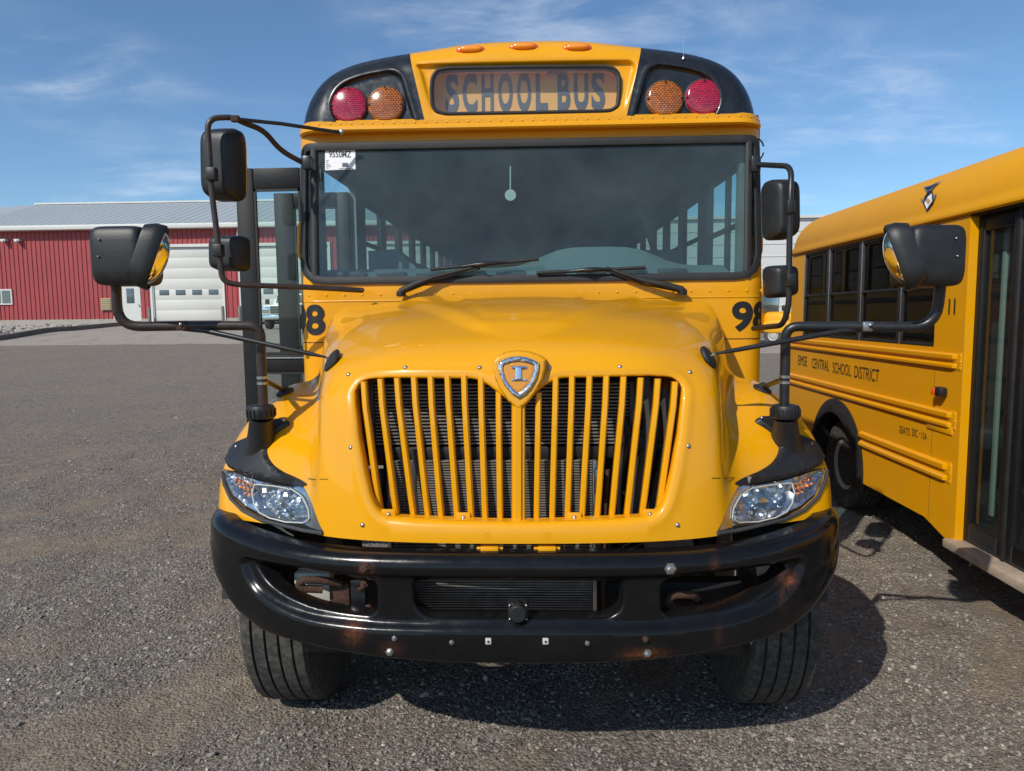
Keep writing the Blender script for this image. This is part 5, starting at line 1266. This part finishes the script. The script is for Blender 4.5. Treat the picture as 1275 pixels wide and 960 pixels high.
# ribbed siding in panels between the openings
def siding(x0, x1, z0, z1):
    m = MB(); n = max(1, int(round((x1-x0)/.30))); w = (x1-x0)/n; V = []; xs_ = []
    for i in range(n): xs_ += [(x0+i*w, 0), (x0+i*w+w*.70, 0), (x0+i*w+w*.78, -.045), (x0+i*w+w*.92, -.045)]
    xs_.append((x1, 0))
    for x, d in xs_: V += [(x, YB+d, z0), (x, YB+d, z1)]
    return V, [(2*i, 2*i+2, 2*i+3, 2*i+1) for i in range(len(xs_)-1)]
sm_ = MB(); xc = xL
opens = sorted([(wx[0], wx[1], wz[0], wz[1])]+[(a, b_, zG-.5, zD) for a, b_ in doorsX]+[(pdx[0], pdx[1], zG-.5, zP)])
for a, b_, z0, z1 in opens:
    sm_.add(*siding(xc, a, zF, zE))
    if z0 > zF: sm_.add(*siding(a, b_, zF, z0))
    sm_.add(*siding(a, b_, z1, zE)); xc = b_
sm_.add(*siding(xc, xR, zF, zE)); sm_.build('siding', 'red_wall', RB, 0)
m = MB(); m.box(((xL+xR)/2, YB+.35, (zE+zB)/2), (xR-xL-.1, .3, zE-zB+.0)); 
m = MB()
for a, b_ in ((xL, pdx[0]), (pdx[1], doorsX[0][0]), (doorsX[0][1], doorsX[1][0]), (doorsX[1][1], doorsX[2][0]), (doorsX[2][1], xR)): m.box(((a+b_)/2, YB+.1, zF-.75), (b_-a, .25, 1.5))
m.build('foundation', 'concrete', RB)
for s, x in ((-1, xL), (1, xR)): mesh_obj('end_wall', [(x, YB, zB-1), (x, YB+16, zB-1), (x, YB+16, zE), (x, YB+8, zE+2.6), (x, YB, zE)], [(0, 1, 2, 3, 4)], 'red_wall', RB, 0)
YR = YB+8.5; zR_ = at(200, 252.5, YR)[2]; xh = at(45, 259, YR)[0]; xe = at(-260, 300, YR)[0]
V = [(xe, YB-.45, zE+.10), (xR+.5, YB-.45, zE+.10), (xR+.5, YR, zR_), (xh, YR, zR_), (xe, YR+9, zE+.10), (xR+.5, YR+9, zE+.1)]
mesh_obj('roof', V, [(0, 1, 2, 3), (0, 3, 4), (3, 2, 5, 4)], 'roof_metal', RB, 0)
m = MB()
for x in np.arange(xe+1, xR, .6):
    if x > xh: m.box((x, (YB-.45+YR)/2, (zE+.1+zR_)/2-.012), (.04, math.hypot(YR-YB+.45, zR_-zE-.1), .05), Matrix.Rotation(math.atan2(zR_-zE-.1, YR-YB+.45), 3, 'X'))
tag(m.build('roof_ribs', 'roof_metal', RB), kind='stuff')
MB().box(((xh+xR)/2, YR, zR_+.05), (xR-xh, .35, .12)).build('ridge_cap', 'trim', RB)
MB().box(((xe+xR)/2, YB-.52, zE+.03), (xR-xe+.5, .22, .30), bev=.04).build('gutter', 'trim', RB)
MB().box(((xe+xR)/2, YB-.25, zE-.10), (xR-xe+.5, .5, .05)).build('soffit', 'trim', RB)
for a, b_ in doorsX:
    d = MB().box(((a+b_)/2, YB+.12, (zD+zG)/2), (b_-a, .05, zD-zG)).build('garage_door', 'door_white', RB)
    nrow = 7
    for i in range(nrow):
        z0 = zG+(zD-zG)*i/nrow; z1 = zG+(zD-zG)*(i+1)/nrow; MB().box(((a+b_)/2, YB+.085, (z0+z1)/2), (b_-a-.06, .04, z1-z0-.003), bev=.002).build('door_panel', 'door_white', d)
    for i in range(4):
        x = a+(b_-a)*(.155+.235*i); zc2 = zG+(zD-zG)*.385; MB().box((x, YB+.06, zc2), (.64, .03, .34), bev=.01).build('window', 'win', d)
    m = MB(); m.box((a-.07, YB-.03, (zD+zG)/2), (.14, .12, zD-zG+.2)); m.box((b_+.07, YB-.03, (zD+zG)/2), (.14, .12, zD-zG+.2)); m.box(((a+b_)/2, YB-.035, zD+.09), (b_-a+.28, .13, .18)); m.build('door_frame', 'trim', RB)
pd = MB().box(((pdx[0]+pdx[1])/2, YB+.05, (zP+zG)/2), (pdx[1]-pdx[0]-.1, .06, zP-zG)).build('person_door', 'trim', RB)
MB().box(((pdx[0]+pdx[1])/2-.05, YB+.01, zG+(zP-zG)*.66), (.5, .03, .95), bev=.01).build('window', 'win', pd); MB().box((pdx[1]-.15, YB-.01, zG+1.0), (.06, .05, .12)).build('handle', 'steel', pd)
m = MB(); m.box(((wx[0]+wx[1])/2, YB-.04, (wz[0]+wz[1])/2), (wx[1]-wx[0], .1, wz[1]-wz[0])); w_ = m.build('window', 'trim', RB)
wm = at(3, 370, YB)[0]
for a, b_ in ((wx[0]+.1, wm-.05), (wm+.05, wx[1]-.1)): MB().box(((a+b_)/2, YB-.09, (wz[0]+wz[1])/2), (b_-a, .03, wz[1]-wz[0]-.2)).build('pane', 'win', w_)
vt = at(133.5, 379, YB); vb = MB().box((vt[0], YB-.08, vt[2]), (.68, .14, .78), bev=.02).build('vent', 'tan', RB)
for i in range(6): MB().box((vt[0], YB-.17, vt[2]-.32+i*.128), (.60, .04, .07), Matrix.Rotation(.5, 3, 'X')).build('louvre', 'tan', vb)
for px_ in (141.5, 299.5):
    x = at(px_, 350, YB)[0]; MB().tube([(x+.25, YB-.5, zE-.1), (x, YB-.12, zE-.6), (x, YB-.12, zG+.1)], .07, 8).build('downspout', 'trim', RB)
for px_ in (5, 22):
    q = at(px_, 299, YB-.2); m = MB(); m.box(q, (.35, .3, .12)); m.lathe([(0, .12), (.12, .08), (.12, 0)], q+[0, -.1, -.05], (0, -.6, -1), 12); m.build('wall_lamp', 'trim', RB)
bl_lab = ['grey steel bollard between the white side door and the left overhead door', 'grey steel bollard at the right jamb of the left overhead door', 'grey steel bollard at the far right beside the white downspout']
for px_, lb_ in zip((186.5, 278, 299), bl_lab):
    q = at(px_, 399, YB-1.0); zg_ = float(gz_(q[0], YB-1)); m = MB(); m.lathe([(0, .10), (1.15, .10), (1.2, .07), (1.22, 0)], (q[0], YB-1.0, zg_), (0, 0, 1), 16)
    tag(m.build('bollard', 'bollard', None, 40), lb_, 'bollard', 'bollards by the garage doors')
# ================================================================== FAR WHITE BUILDING
YW = 66.0
wbL, wbR = at(700, 300, YW)[0], at(1100, 300, YW)[0]; zT = at(960, 272, YW)[2]
WB = grp('white_building', 'plain white metal-sided building far behind, seen between the two near buses', 'building', ((wbL+wbR)/2, YW+8, 0))
MB().box(((wbL+wbR)/2, YW+8, zT/2-.5), (wbR-wbL, 16, zT+1)).build('wall', 'white_wall', WB)
m = MB()
for k in range(1, 9): m.box(((wbL+wbR)/2, YW-.02, zT*k/9), (wbR-wbL, .06, .06))
m.build('panel_line', 'trim', WB); MB().box(((wbL+wbR)/2, YW+8, zT+.1), (wbR-wbL+.6, 16.6, .22)).build('roof_edge', 'trim', WB)
MB().box(((wbL+wbR)/2, YW-.04, .55), (wbR-wbL, .1, 1.1)).build('foundation', 'concrete', WB)

# ================================================================== FAR PARKED SCHOOL BUSES
def far_bus(name, label, x, y, rz, group):
    r = root(name, label, 'school bus', (x, y, 0), group); Rz_ = Matrix.Rotation(rz, 4, 'Z')
    def T(V): return [tuple(Rz_ @ Vector(v)+Vector((x, y, 0))) for v in V]
    def P_(nm, m, mat, par=r, sm=35): return mesh_obj(nm, T(m.V), m.F, mat, par, sm)
    prof = [(-1.2, .6), (-1.2, 2.5), (-1.12, 2.78), (-.8, 2.98), (0, 3.08), (.8, 2.98), (1.12, 2.78), (1.2, 2.5), (1.2, .6)]
    m = MB(); n = len(prof); m.add([(a, 1.6, z) for a, z in prof]+[(a, 9.5, z) for a, z in prof], [(i, (i+1) % n, (i+1) % n+n, i+n) for i in range(n)]+[tuple(range(n)), tuple(range(2*n-1, n-1, -1))]); bd = P_('body', m, 'yellow_far')
    m = MB(); m.box((0, 1.585, 2.1), (2.1, .03, .85), bev=.01); P_('windshield', m, 'win')
    m = MB(); V, F = superq((0, .85, 1.15), (1.75, 1.7, 1.15), .35, .35, nu=24, nv=12); m.add(V, F); P_('hood', m, 'yellow_far', r, 60)
    for s in (-1, 1):
        m = MB(); V, F = superq((s*.95, .8, .95), (.55, 1.5, .75), .5, .5, nu=20, nv=10); m.add(V, F); P_('fender', m, 'yellow_far', r, 60)
        m = MB(); m.box((s*.85, .05, 1.0), (.35, .1, .22), bev=.03); P_('headlight', m, 'trim')
        for k in range(9): m = MB(); m.box((s*1.205, 2.95+k*.75, 2.15), (.02, .6, .6)); P_('window', m, 'win')
        m = MB(); m.box((s*1.21, 2.05, 1.55), (.03, .75, 1.95)); P_('entry_door' if s < 0 else 'side_window', m, 'ink')
        for z in (.95, 1.3, 1.7): m = MB(); m.box((s*1.21, 5.9, z), (.03, 7.6, .06)); P_('rub_rail', m, 'ink')
        for yy in (.95, 7.0):
            w = MB(); w.lathe([(-.13, .35), (-.13, .48), (0, .5), (.13, .48), (.13, .3), (.09, .28), (.05, .1), (.07, 0)], (s*1.05, yy, .5), (s, 0, 0), 32); P_('wheel', w, 'tyre', r, 30)
            w = MB(); w.lathe([(0, .29), (.05, .28), (.02, .2), (.06, .1), (.06, 0)], (s*1.10, yy, .5), (s, 0, 0), 24); P_('rim', w, 'wheel_rim', r, 30)
        m = MB(); V, F = superq((s*1.4, .3, 1.9), (.25, .2, .3), .5, .5, nu=12, nv=8); m.add(V, F); m.tube([(s*.9, .5, 1.3), (s*1.35, .35, 1.4), (s*1.4, .3, 1.8)], .03, 6); P_('mirror', m, 'plastic', r, 50)
    m = MB(); m.box((0, -.05, .72), (2.35, .16, .34), bev=.04); P_('bumper', m, 'ink')
    m = MB(); m.box((0, -.0, 1.2), (1.2, .06, .5), bev=.02); P_('grille', m, 'ink')
    m = MB(); m.box((0, 1.57, 2.83), (1.1, .05, .22), bev=.02); P_('sign', m, 'ink')
    return r
far_bus('school_bus', 'small distant yellow school bus in the gap between the two near buses, front wheel showing', 13.75, 38.2, math.radians(50), None)

# ================================================================== PICKUP TRUCK seen through the open door
tx, ty = at(350, 400, 37.0)[0], 37.0; tz = float(gz_(tx, ty))+.03
TR = root('pickup_truck', 'white pickup truck facing the camera, seen through the glass of the open bus door', 'pickup truck', (tx, ty, tz))
def Tt(m, nm, mt, par=TR, s=40): return mesh_obj(nm, [(tx+v[0], ty+v[1], tz+v[2]) for v in m.V], m.F, mt, par, s)
m = MB(); m.box((0, .75, 1.0), (1.95, 1.5, .55), bev=.12); Tt(m, 'hood', 'truck_white')
m = MB(); V, F = prism([(-.95, 1.0), (.95, 1.0), (.92, 1.3), (.76, 1.88), (-.76, 1.88), (-.92, 1.3)], 1.5, 3.4, lambda a, b_, d: (a, d+(b_-1.3)*.5*(d < 2), b_)); m.add(V, F); Tt(m, 'cab', 'truck_white')
m = MB(); m.box((0, 1.62, 1.58), (1.55, .05, .44), Matrix.Rotation(-.45, 3, 'X')); Tt(m, 'windshield', 'win')
m = MB(); m.box((0, 4.2, .95), (1.95, 2.0, .6), bev=.06); Tt(m, 'bed', 'truck_white')
m = MB(); m.box((0, -.01, 1.02), (1.1, .06, .36), bev=.02); g_ = Tt(m, 'grille', 'ink')
for k in range(4): m = MB(); m.box((0, -.05, .90+k*.08), (1.08, .02, .02)); Tt(m, 'grille_bar', 'steel', g_)
m = MB(); m.box((0, -.08, .62), (1.95, .22, .24), bev=.05); Tt(m, 'bumper', 'chrome')
for s in (-1, 1):
    m = MB(); m.box((s*.78, -.0, 1.02), (.36, .08, .32), bev=.03); Tt(m, 'headlight', 'chrome')
    m = MB(); m.box((s*1.18, 1.35, 1.45), (.22, .12, .28), bev=.03); Tt(m, 'mirror', 'plastic')
    for yy in (.7, 4.3):
        w = MB(); w.lathe([(-.13, .2), (-.13, .39), (0, .41), (.13, .39), (.13, .22), (.08, .2), (.05, 0)], (s*.86, yy, .41), (s, 0, 0), 24); Tt(w, 'wheel', 'tyre', TR, 30)
m = MB(); m.box((0, 2.4, .55), (1.7, 4.6, .3)); Tt(m, 'chassis', 'dark')
# ================================================================== SECOND (SHORT) SCHOOL BUS ON THE RIGHT
O2 = np.array([2.68, 4.4, 0.0]); D2 = np.array([.012, 1.0, 0.0]); D2 /= np.linalg.norm(D2); W2 = np.array([D2[1], -D2[0], 0.0]); Z3 = np.array([0, 0, 1.0])
def T2(w, l, z):
    w, l, z = np.broadcast_arrays(np.asarray(w, float), np.asarray(l, float), np.asarray(z, float))
    return O2+w[..., None]*W2+l[..., None]*D2+z[..., None]*Z3
def bp(px, py, w=0.0):
    P = on_plane(px, py, O2+W2*w, W2); return np.array([(P-O2) @ D2, P[2]])
B2 = root('short_school_bus', 'shorter yellow school bus numbered 11 parked on the right, cut off by the frame edge', 'school bus', (2.7+1.05, 4.6, 0))
zg2 = bp(1100, 288.5)[1]; lb = bp(985, 400)[0]
print('bus2 gutter', zg2, 'rear', lb, 'sill', bp(1182, 677), 'pillar', bp(1212, 460))
zbot = bp(1110, 621)[1]; k1 = bp(1150.6, 643.2); k2 = bp(1183, 677)
lp_ = bp(1202.5, 460)[0]+.03
lpb = lp_
wl2 = 2.0
arch = [(wl2+.50*math.cos(a), .40+.52*math.sin(a)) for a in np.linspace(math.pi-.0, 0, 18)]
outer2 = [(lb, zbot), (lb, zg2), (lpb, zg2), (lpb, k2[1]), (k2[0], k2[1]), (k1[0], k1[1]), (arch[0][0]-.02, zbot)]+[(a, max(z, zbot)) for a, z in arch]+[(arch[-1][0]+.02, zbot)]
wins2 = []
wt, wb_ = bp(1100, 293)[1], bp(1115, 428)[1]
wt = zg2-.035
for a, b_ in ((1001, 1028.5), (1031.5, 1068), (1071.5, 1118), (1121.5, 1166)):
    la_, lb_ = bp(a, 360)[0], bp(b_, 360)[0]; wins2.append((lb_, la_))
holes2 = [rounded([(wins2[-1][0], wb_), (wins2[0][1], wb_), (wins2[0][1], wt), (wins2[-1][0], wt)], .012, 2)]
side2 = sheet('side_panel', 'yellow', B2, outer2, holes2, lambda q: T2(0, q[:, 0], q[:, 1]), step=.16, rim=tuple(W2*.045))
for a, b_ in wins2:
    zm = bp(1040, 366)[1]
    gl_ = mesh_obj('side_window', T2(np.array([.025]*4), np.array([a, b_, b_, a]), np.array([wb_, wb_, wt, wt])), [(0, 1, 2, 3)], 'dark_glass', B2, 0)
    def bx2(m, w, l, z, d): m.box(T2(w, l, z), d, np.stack([W2, D2, Z3], 1), bev=min(d)*.25)
    m = MB()
    for z in (wb_+.012, wt-.012, zm): bx2(m, .020, (a+b_)/2, z, (.03, b_-a, .024))
    for l in (a-.004, b_+.004): bx2(m, .018, l, (wb_+wt)/2, (.034, .036, wt-wb_))
    m.build('sash', 'rubber', gl_)
    m = MB(); bx2(m, .004, b_-.004, (wb_+wt)/2, (.010, .010, wt-wb_)); m.build('frame_edge', 'steel', gl_)
# front pillar return towards the door
ld0 = bp(1207, 560, .05)[0]
lq = lpb-.004
mesh_obj('pillar_return', [*T2(np.array([0, .05, .05, 0]), np.array([lpb, lq, lq, lpb]), np.array([k2[1], k2[1], zg2, zg2]))], [(0, 1, 2, 3)], 'yellow', B2, 0)
# roof
half2 = [(-.012, zg2-.025), (-.022, zg2-.012), (-.020, zg2+.012), (.004, zg2+.05), (.010, zg2+.10), (.05, zg2+.20), (.14, zg2+.30), (.30, zg2+.385), (.60, zg2+.45), (1.05, zg2+.475)]
pr2 = half2+[(2.1-w, z) for w, z in half2[:-1][::-1]]
pr2 = np.array(pr2); sm2 = bbasis(len(pr2), np.linspace(0, 1, 60)) @ pr2; sm2 = np.vstack([pr2[:2], sm2[1:-1], pr2[-2:]])
ls = [lb+.02, lb-.02, -1.2, -1.42, -1.55]; sc = [.97, 1, 1, .97, .85]; nP = len(sm2); V = []; F = []
for l, s in zip(ls, sc):
    for w, z in sm2: V.append(T2(1.05+(w-1.05)*s, l, zg2+(z-zg2)*s))
for i in range(len(ls)-1):
    for j in range(nP-1): F.append((i*nP+j, (i+1)*nP+j, (i+1)*nP+j+1, i*nP+j+1))
F.append(tuple(range(nP))); F.append(tuple((len(ls)-1)*nP+j for j in range(nP)))
mesh_obj('roof', V, F, 'yellow_roof', B2, 40)
def roof_px(px, py):
    best = None
    for w, z in np.array([half2[3:]]).reshape(-1, 2)[:0].tolist() or [tuple(p) for p in resample(sm2[2:28], .01, False)]:
        l, zz = bp(px, py, w); e = abs(zz-z)
        if best is None or e < best[0]: best = (e, w, l, z)
    return T2(best[1]-.010, best[2], best[3]+.006)
def lg(pts): return [(975+x/4.25, 190+y/4.25) for x, y in pts]
for nm, pts, mt in (('wing', [(752,186),(790,176),(848,150),(815,178),(792,205),(768,213)], 'steel'), ('wing', [(757,192),(790,182),(828,162),(800,185),(775,205)], 'ink'), ('shield', [(776,208),(800,212),(806,262),(770,314),(750,275),(756,240)], 'ink'),
                    ('shield', [(775,240),(796,222),(799,262),(770,302),(757,272)], 'white'), ('shield', [(776,246),(788,256),(777,274),(765,260)], 'badge_yel'), ('spike', [(733,243),(757,254),(749,268)], 'steel'), ('spike', [(822,216),(800,238),(806,256)], 'steel')):
    c = np.mean([roof_px(*p) for p in lg(pts)], 0)
    off = {'ink': .001, 'white': .002, 'badge_yel': .003, 'steel': 0}[mt]
    mesh_obj('emblem_'+nm, [roof_px(*p)-W2*off for p in lg(pts)], [tuple(range(len(pts)))], mt, B2, 0)
# rub rails with their pointed ends
def rail(y0px, y1px, xend, lback, shape=True):
    z1, z0 = bp(xend, y0px)[1], bp(xend, y1px)[1]; le = bp(xend, (y0px+y1px)/2)[0]; h = z1-z0
    sec = [(0, 0), (-.022, .06), (-.024, .22), (-.004, .36), (-.003, .52), (-.024, .66), (-.026, .88), (0, 1.0)]
    V = []; F = []; ls_ = [lback, le+.10, le+.028, le]
    for k, l in enumerate(ls_):
        for w, t in sec:
            f = 1.0 if k < 2 else (.9 if k == 2 else .0); V.append(T2(w*f if f else -.001, l+(.0), z0+h*t))
    n = len(sec)
    for i in range(3):
        for j in range(n-1): F.append((i*n+j, (i+1)*n+j, (i+1)*n+j+1, i*n+j+1))
    r = mesh_obj('rub_rail', V, F, 'yellow', B2, 25)
    m = MB(); bx2(m, -.001, le+.01, (z0+z1)/2, (.006, .10, h*1.12)); m.build('rail_end', 'yellow', r)
    m = MB()
    for t in (.1, .5, .9): m.lathe([(0, .006), (.004, .004), (.0045, 0)], T2(-.004, le-.03, z0+h*t), -W2, 8)
    m.build('rivets', 'yellow', r); r.children[-1]['kind'] = 'stuff'
rail(440.5, 460, 1193, lb-.02); rail(513, 534, 1186, lb-.02); rail(576.5, 600.5, 1180.5, bp(1072, 545)[0])
MB().box(T2(-.004, (bp(1150, 520)[0]+bp(1193, 540)[0])/2-.0, bp(1165, 531)[1]), (.010, .30, .05), np.stack([W2, D2, Z3], 1), bev=.003).build('patch_plate', 'yellow', B2)
# panel joints, rivet columns
m = MB()
for (px_, ya, yb) in ((1163.5, 466, 505), (1160, 536, 575), (1157, 603, 640)):
    a = bp(px_, ya); b_ = bp(px_-1.5, yb)
    for t in np.linspace(0, 1, 9):
        q = a*(1-t)+b_*t; m.lathe([(0, .005), (.003, .004), (.0035, 0)], T2(0, q[0], q[1]), -W2, 6)
for px_ in np.linspace(995, 1200, 40):
    q = bp(px_, 316-(px_-987)*.2345+3); m.lathe([(0, .004), (.003, .003), (.0035, 0)], T2(-.002, q[0], zg2-.03), -W2, 6)
tag(m.build('panel_rivets', 'yellow', B2), kind='stuff')
l0 = bp(1163.5, 480)[0]; mesh_obj('panel_seam', T2(-.0015, np.array([l0+.002, l0-.002, l0-.002, l0+.002]), np.array([k1[1], k1[1], bp(1163, 462)[1], bp(1163, 462)[1]])), [(0, 1, 2, 3)], 'ink', B2, 0)
# lettering
def text2(name, body, A, B_, Tp, weight=.0):
    """A: baseline start px, B_: baseline end px, Tp: top-left px"""
    a, b_, t = bp(*A), bp(*B_), bp(*Tp); V, F = text_data(body, weight); l = a[0]+V[:, 0]*(b_[0]-a[0]); z = a[1]+V[:, 1]*(t[1]-a[1])
    return mesh_obj(name, T2(-.003, l, z), F, 'ink', B2, 0)
for wd, x0, x1, y0, y1, ty in (('EMSE', 994, 1005, 454, 456.5, 442), ('CENTRAL', 1011, 1032.5, 458, 463, 445.5), ('SCHOOL', 1037, 1059.5, 464, 469, 450.5), ('DISTRICT', 1064, 1094.5, 470, 477, 455)):
    text2('side_lettering', wd, (x0, y0), (x1, y1), (x0, ty))
for wd, x0, x1, y0, y1, ty in (('SEATS', 1120, 1133, 538.5, 541.8, 529.5), ('20C', 1135.5, 1143, 542.3, 544.3, 533), ('-', 1144.8, 1146.2, 540.2, 540.5, 539), ('13A', 1147.5, 1154.5, 546, 549, 537.5)):
    text2('seat_lettering', wd, (x0, y0), (x1, y1), (x0, ty))
text2('fleet_number', '11', (1181, 391.5), (1189.5, 391.5), (1181, 372), .02)
# amber side marker
c = bp(1176, 487.5); m = MB(); bx2(m, -.028, c[0], c[1], (.055, .085, .06)); sl = m.build('side_marker', 'ink', B2)
m = MB(); bx2(m, -.030, c[0]+.030, c[1], (.066, .036, .050)); m.build('lens', 'orange_lamp', sl)
# door recess: two black framed glass leaves
wd_ = .05
zd1 = zg2-.03; zd0 = bp(1200, 690, wd_)[1]+.0
def fr2(name, la_, lb_, z0, z1, st, par, glassm='dark_glass'):
    m = MB()
    bx2(m, wd_+.02, la_-st/2, (z0+z1)/2, (.045, st, z1-z0)); bx2(m, wd_+.02, lb_+st/2, (z0+z1)/2, (.045, st, z1-z0))
    f = m.build(name, 'door_black', par)
    for za, zb, nm in ((z1-.10, z1, 'top_rail'), (z0, z0+.12, 'bottom_rail')):
        m = MB(); bx2(m, wd_+.02, (la_+lb_)/2, (za+zb)/2, (.040, abs(la_-lb_)-2*st, zb-za)); m.build(nm, 'door_black', f)
    mesh_obj('door_glass', T2(np.array([wd_+.022]*4), np.array([la_-st, lb_+st, lb_+st, la_-st]), np.array([z0+.11, z0+.11, z1-.09, z1-.09])), [(0, 1, 2, 3)], glassm, f, 0)
    return f
lA = lq; lB = bp(1248, 600, wd_)[0]-.03; lC = bp(1252, 600, wd_)[0]-.03; lD = lC-.62
M['door_glass2'] = glass('door_glass_dim', (.48, .55, .53), 1.5, haze=.03, hazecol=(.3, .35, .33))
zdoor0 = bp(1225, 706, wd_)[1]-.0
zdoor0 = k2[1]+.05
f1_ = fr2('entry_door', lA, lB, zdoor0, zd1, .055, B2, 'door_glass2'); f2_ = fr2('entry_door', lC, lD, zdoor0, zd1, .055, B2, 'door_glass2')
m = MB(); bx2(m, wd_+.0, (lB+lC)/2, (zdoor0+zd1)/2, (.03, .03, zd1-zdoor0)); m.build('meeting_seal', 'rubber', B2)
m = MB(); bx2(m, wd_+.10, lA-.105, (zdoor0+.1+zd1)/2, (.02, .035, zd1-zdoor0-.25)); m.build('mint_post', 'white_mint', B2) if 'white_mint' in M else (M.__setitem__('white_mint', pm('mint_post_paint', (.50, .62, .56), .5)), m.build('grab_post', 'white_mint', B2))
m = MB(); bx2(m, wd_+.55, (lA+lB)/2-.1, 1.35, (.05, .9, 1.1)); m.build('inner_panel', 'interior', B2)
m = MB(); m.tube([T2(wd_+.16, lA-.16, .62), T2(wd_+.17, lA-.24, .64), T2(wd_+.17, lA-.33, .74), T2(wd_+.16, lA-.36, .95)], .012, 8, fillet=.08); m.build('hand_rail', 'steel', B2, 60)
MB().box(T2(.03, (lA+lD)/2-.02, k2[1]+.012), (.17, lA-lD+.12, .055), np.stack([W2, D2, Z3], 1), bev=.01).build('door_sill', 'sill', B2)
MB().box(T2(.35, (lA+lD)/2, k2[1]+.10), (.60, lA-lD, .10), np.stack([W2, D2, Z3], 1)).build('step', 'floor', B2)
# header over the door, far side, floor, rear and nose
def blk(name, w0, w1, l0, l1, z0, z1, mat, bev=.0):
    m = MB(); m.box(T2((w0+w1)/2, (l0+l1)/2, (z0+z1)/2), (abs(w1-w0), abs(l1-l0), abs(z1-z0)), np.stack([W2, D2, Z3], 1), bev=bev); return m.build(name, mat, B2)
blk('header', .0, .10, lpb, -1.5, zg2-.035, zg2+.0, 'rubber')
blk('far_side', 2.07, 2.1, lb, -1.5, .35, zg2, 'yellow'); blk('rear_panel', 0.01, 2.09, lb+.005, lb+.04, .35, zg2+.05, 'yellow')
blk('floor', .72, 2.05, lb, lq-.05, .55, .62, 'floor'); blk('floor', .05, .72, wl2-.60, lq-.05, .55, .62, 'floor'); blk('floor', .60, 2.05, lq-.05, -1.5, .55, .62, 'floor')
blk('front_pillar', 0, .08, lD+.0, lD-.1, k2[1], zg2, 'yellow'); 
blk('front_panel', .08, 2.05, -1.50, -1.53, .5, 1.45, 'yellow'); blk('windshield', .10, 2.0, -1.49, -1.50, 1.45, zg2-.1, 'dark_glass')
V, F = superq(T2(1.05, -2.0, .95), (1.75, 1.3, .95), .35, .35, nu=32, nv=18); MB().add(V, F).build('hood', 'yellow', B2, 60)
blk('bumper', .05, 2.05, -2.62, -2.75, .42, .62, 'black_gloss', .03)
for s, w in ((-1, .15), (1, 1.95)): wheel(B2, T2(w, -1.75, .38), s, .38, .22)
wheel(B2, T2(.17, wl2, .39), -1, .39, .22); wheel(B2, T2(.42, wl2, .39), -1, .39, .22); wheel(B2, T2(1.9, wl2, .39), 1, .39, .22)
blk('frame_rail', .55, .65, lb, -2.2, .42, .55, 'dark'); blk('frame_rail', 1.45, 1.55, lb, -2.2, .42, .55, 'dark')
blk('cab_door', .0, .04, lD-.1, -1.53, .45, 1.40, 'yellow'); blk('cab_header', .0, .04, lD-.1, -1.53, zg2-.16, zg2, 'yellow'); blk('cab_window', .015, .025, lD-.1, -1.53, 1.40, zg2-.16, 'dark_glass'); blk('cab_pillar', .0, .045, -1.46, -1.53, 1.40, zg2-.16, 'yellow')
# black rubber flare round the wheel opening
fl = [T2(-.012, wl2+.48*math.cos(a), .38+.49*math.sin(a)) for a in np.linspace(-.15, math.pi+.15, 30)]
m = MB(); cen = T2(0, wl2, .40)
def fs(i):
    rd = (fl[i]-cen); rd -= W2*(rd @ W2); rd /= np.linalg.norm(rd); p = fl[i]
    return [p-W2*.03-rd*.02, p-W2*.035+rd*.02, p+rd*.10, p+W2*.02+rd*.09, p+W2*.10-rd*.03]
m.sweep(fl, fs, closed=False); m.build('wheel_flare', 'rubber', B2, 50)
V = []; F = []
for i, a in enumerate(np.linspace(-.2, math.pi+.2, 20)):
    V += [T2(.03, wl2+.52*math.cos(a), .40+.52*math.sin(a)), T2(.7, wl2+.52*math.cos(a), .40+.52*math.sin(a))]
    if i: F.append((2*i-2, 2*i, 2*i+1, 2*i-1))
mesh_obj('wheel_well', V, F, 'dark', B2)
# seats inside
for k in range(4):
    for w in (.45, 1.6):
        m = MB(); m.box(T2(w, 2.6-k*.72, 1.28), (.75, .12, .75), np.stack([W2, D2, Z3], 1), bev=.04); m.box(T2(w, 2.4-k*.72, .95), (.75, .42, .14), np.stack([W2, D2, Z3], 1), bev=.04); m.build('seat', 'seat', B2)
# mud flap / air bag behind the wheel

print('bus2 door l', lpb, lq, lB, lD, bp(1275, 600, .075), bp(1246, 600, .075))
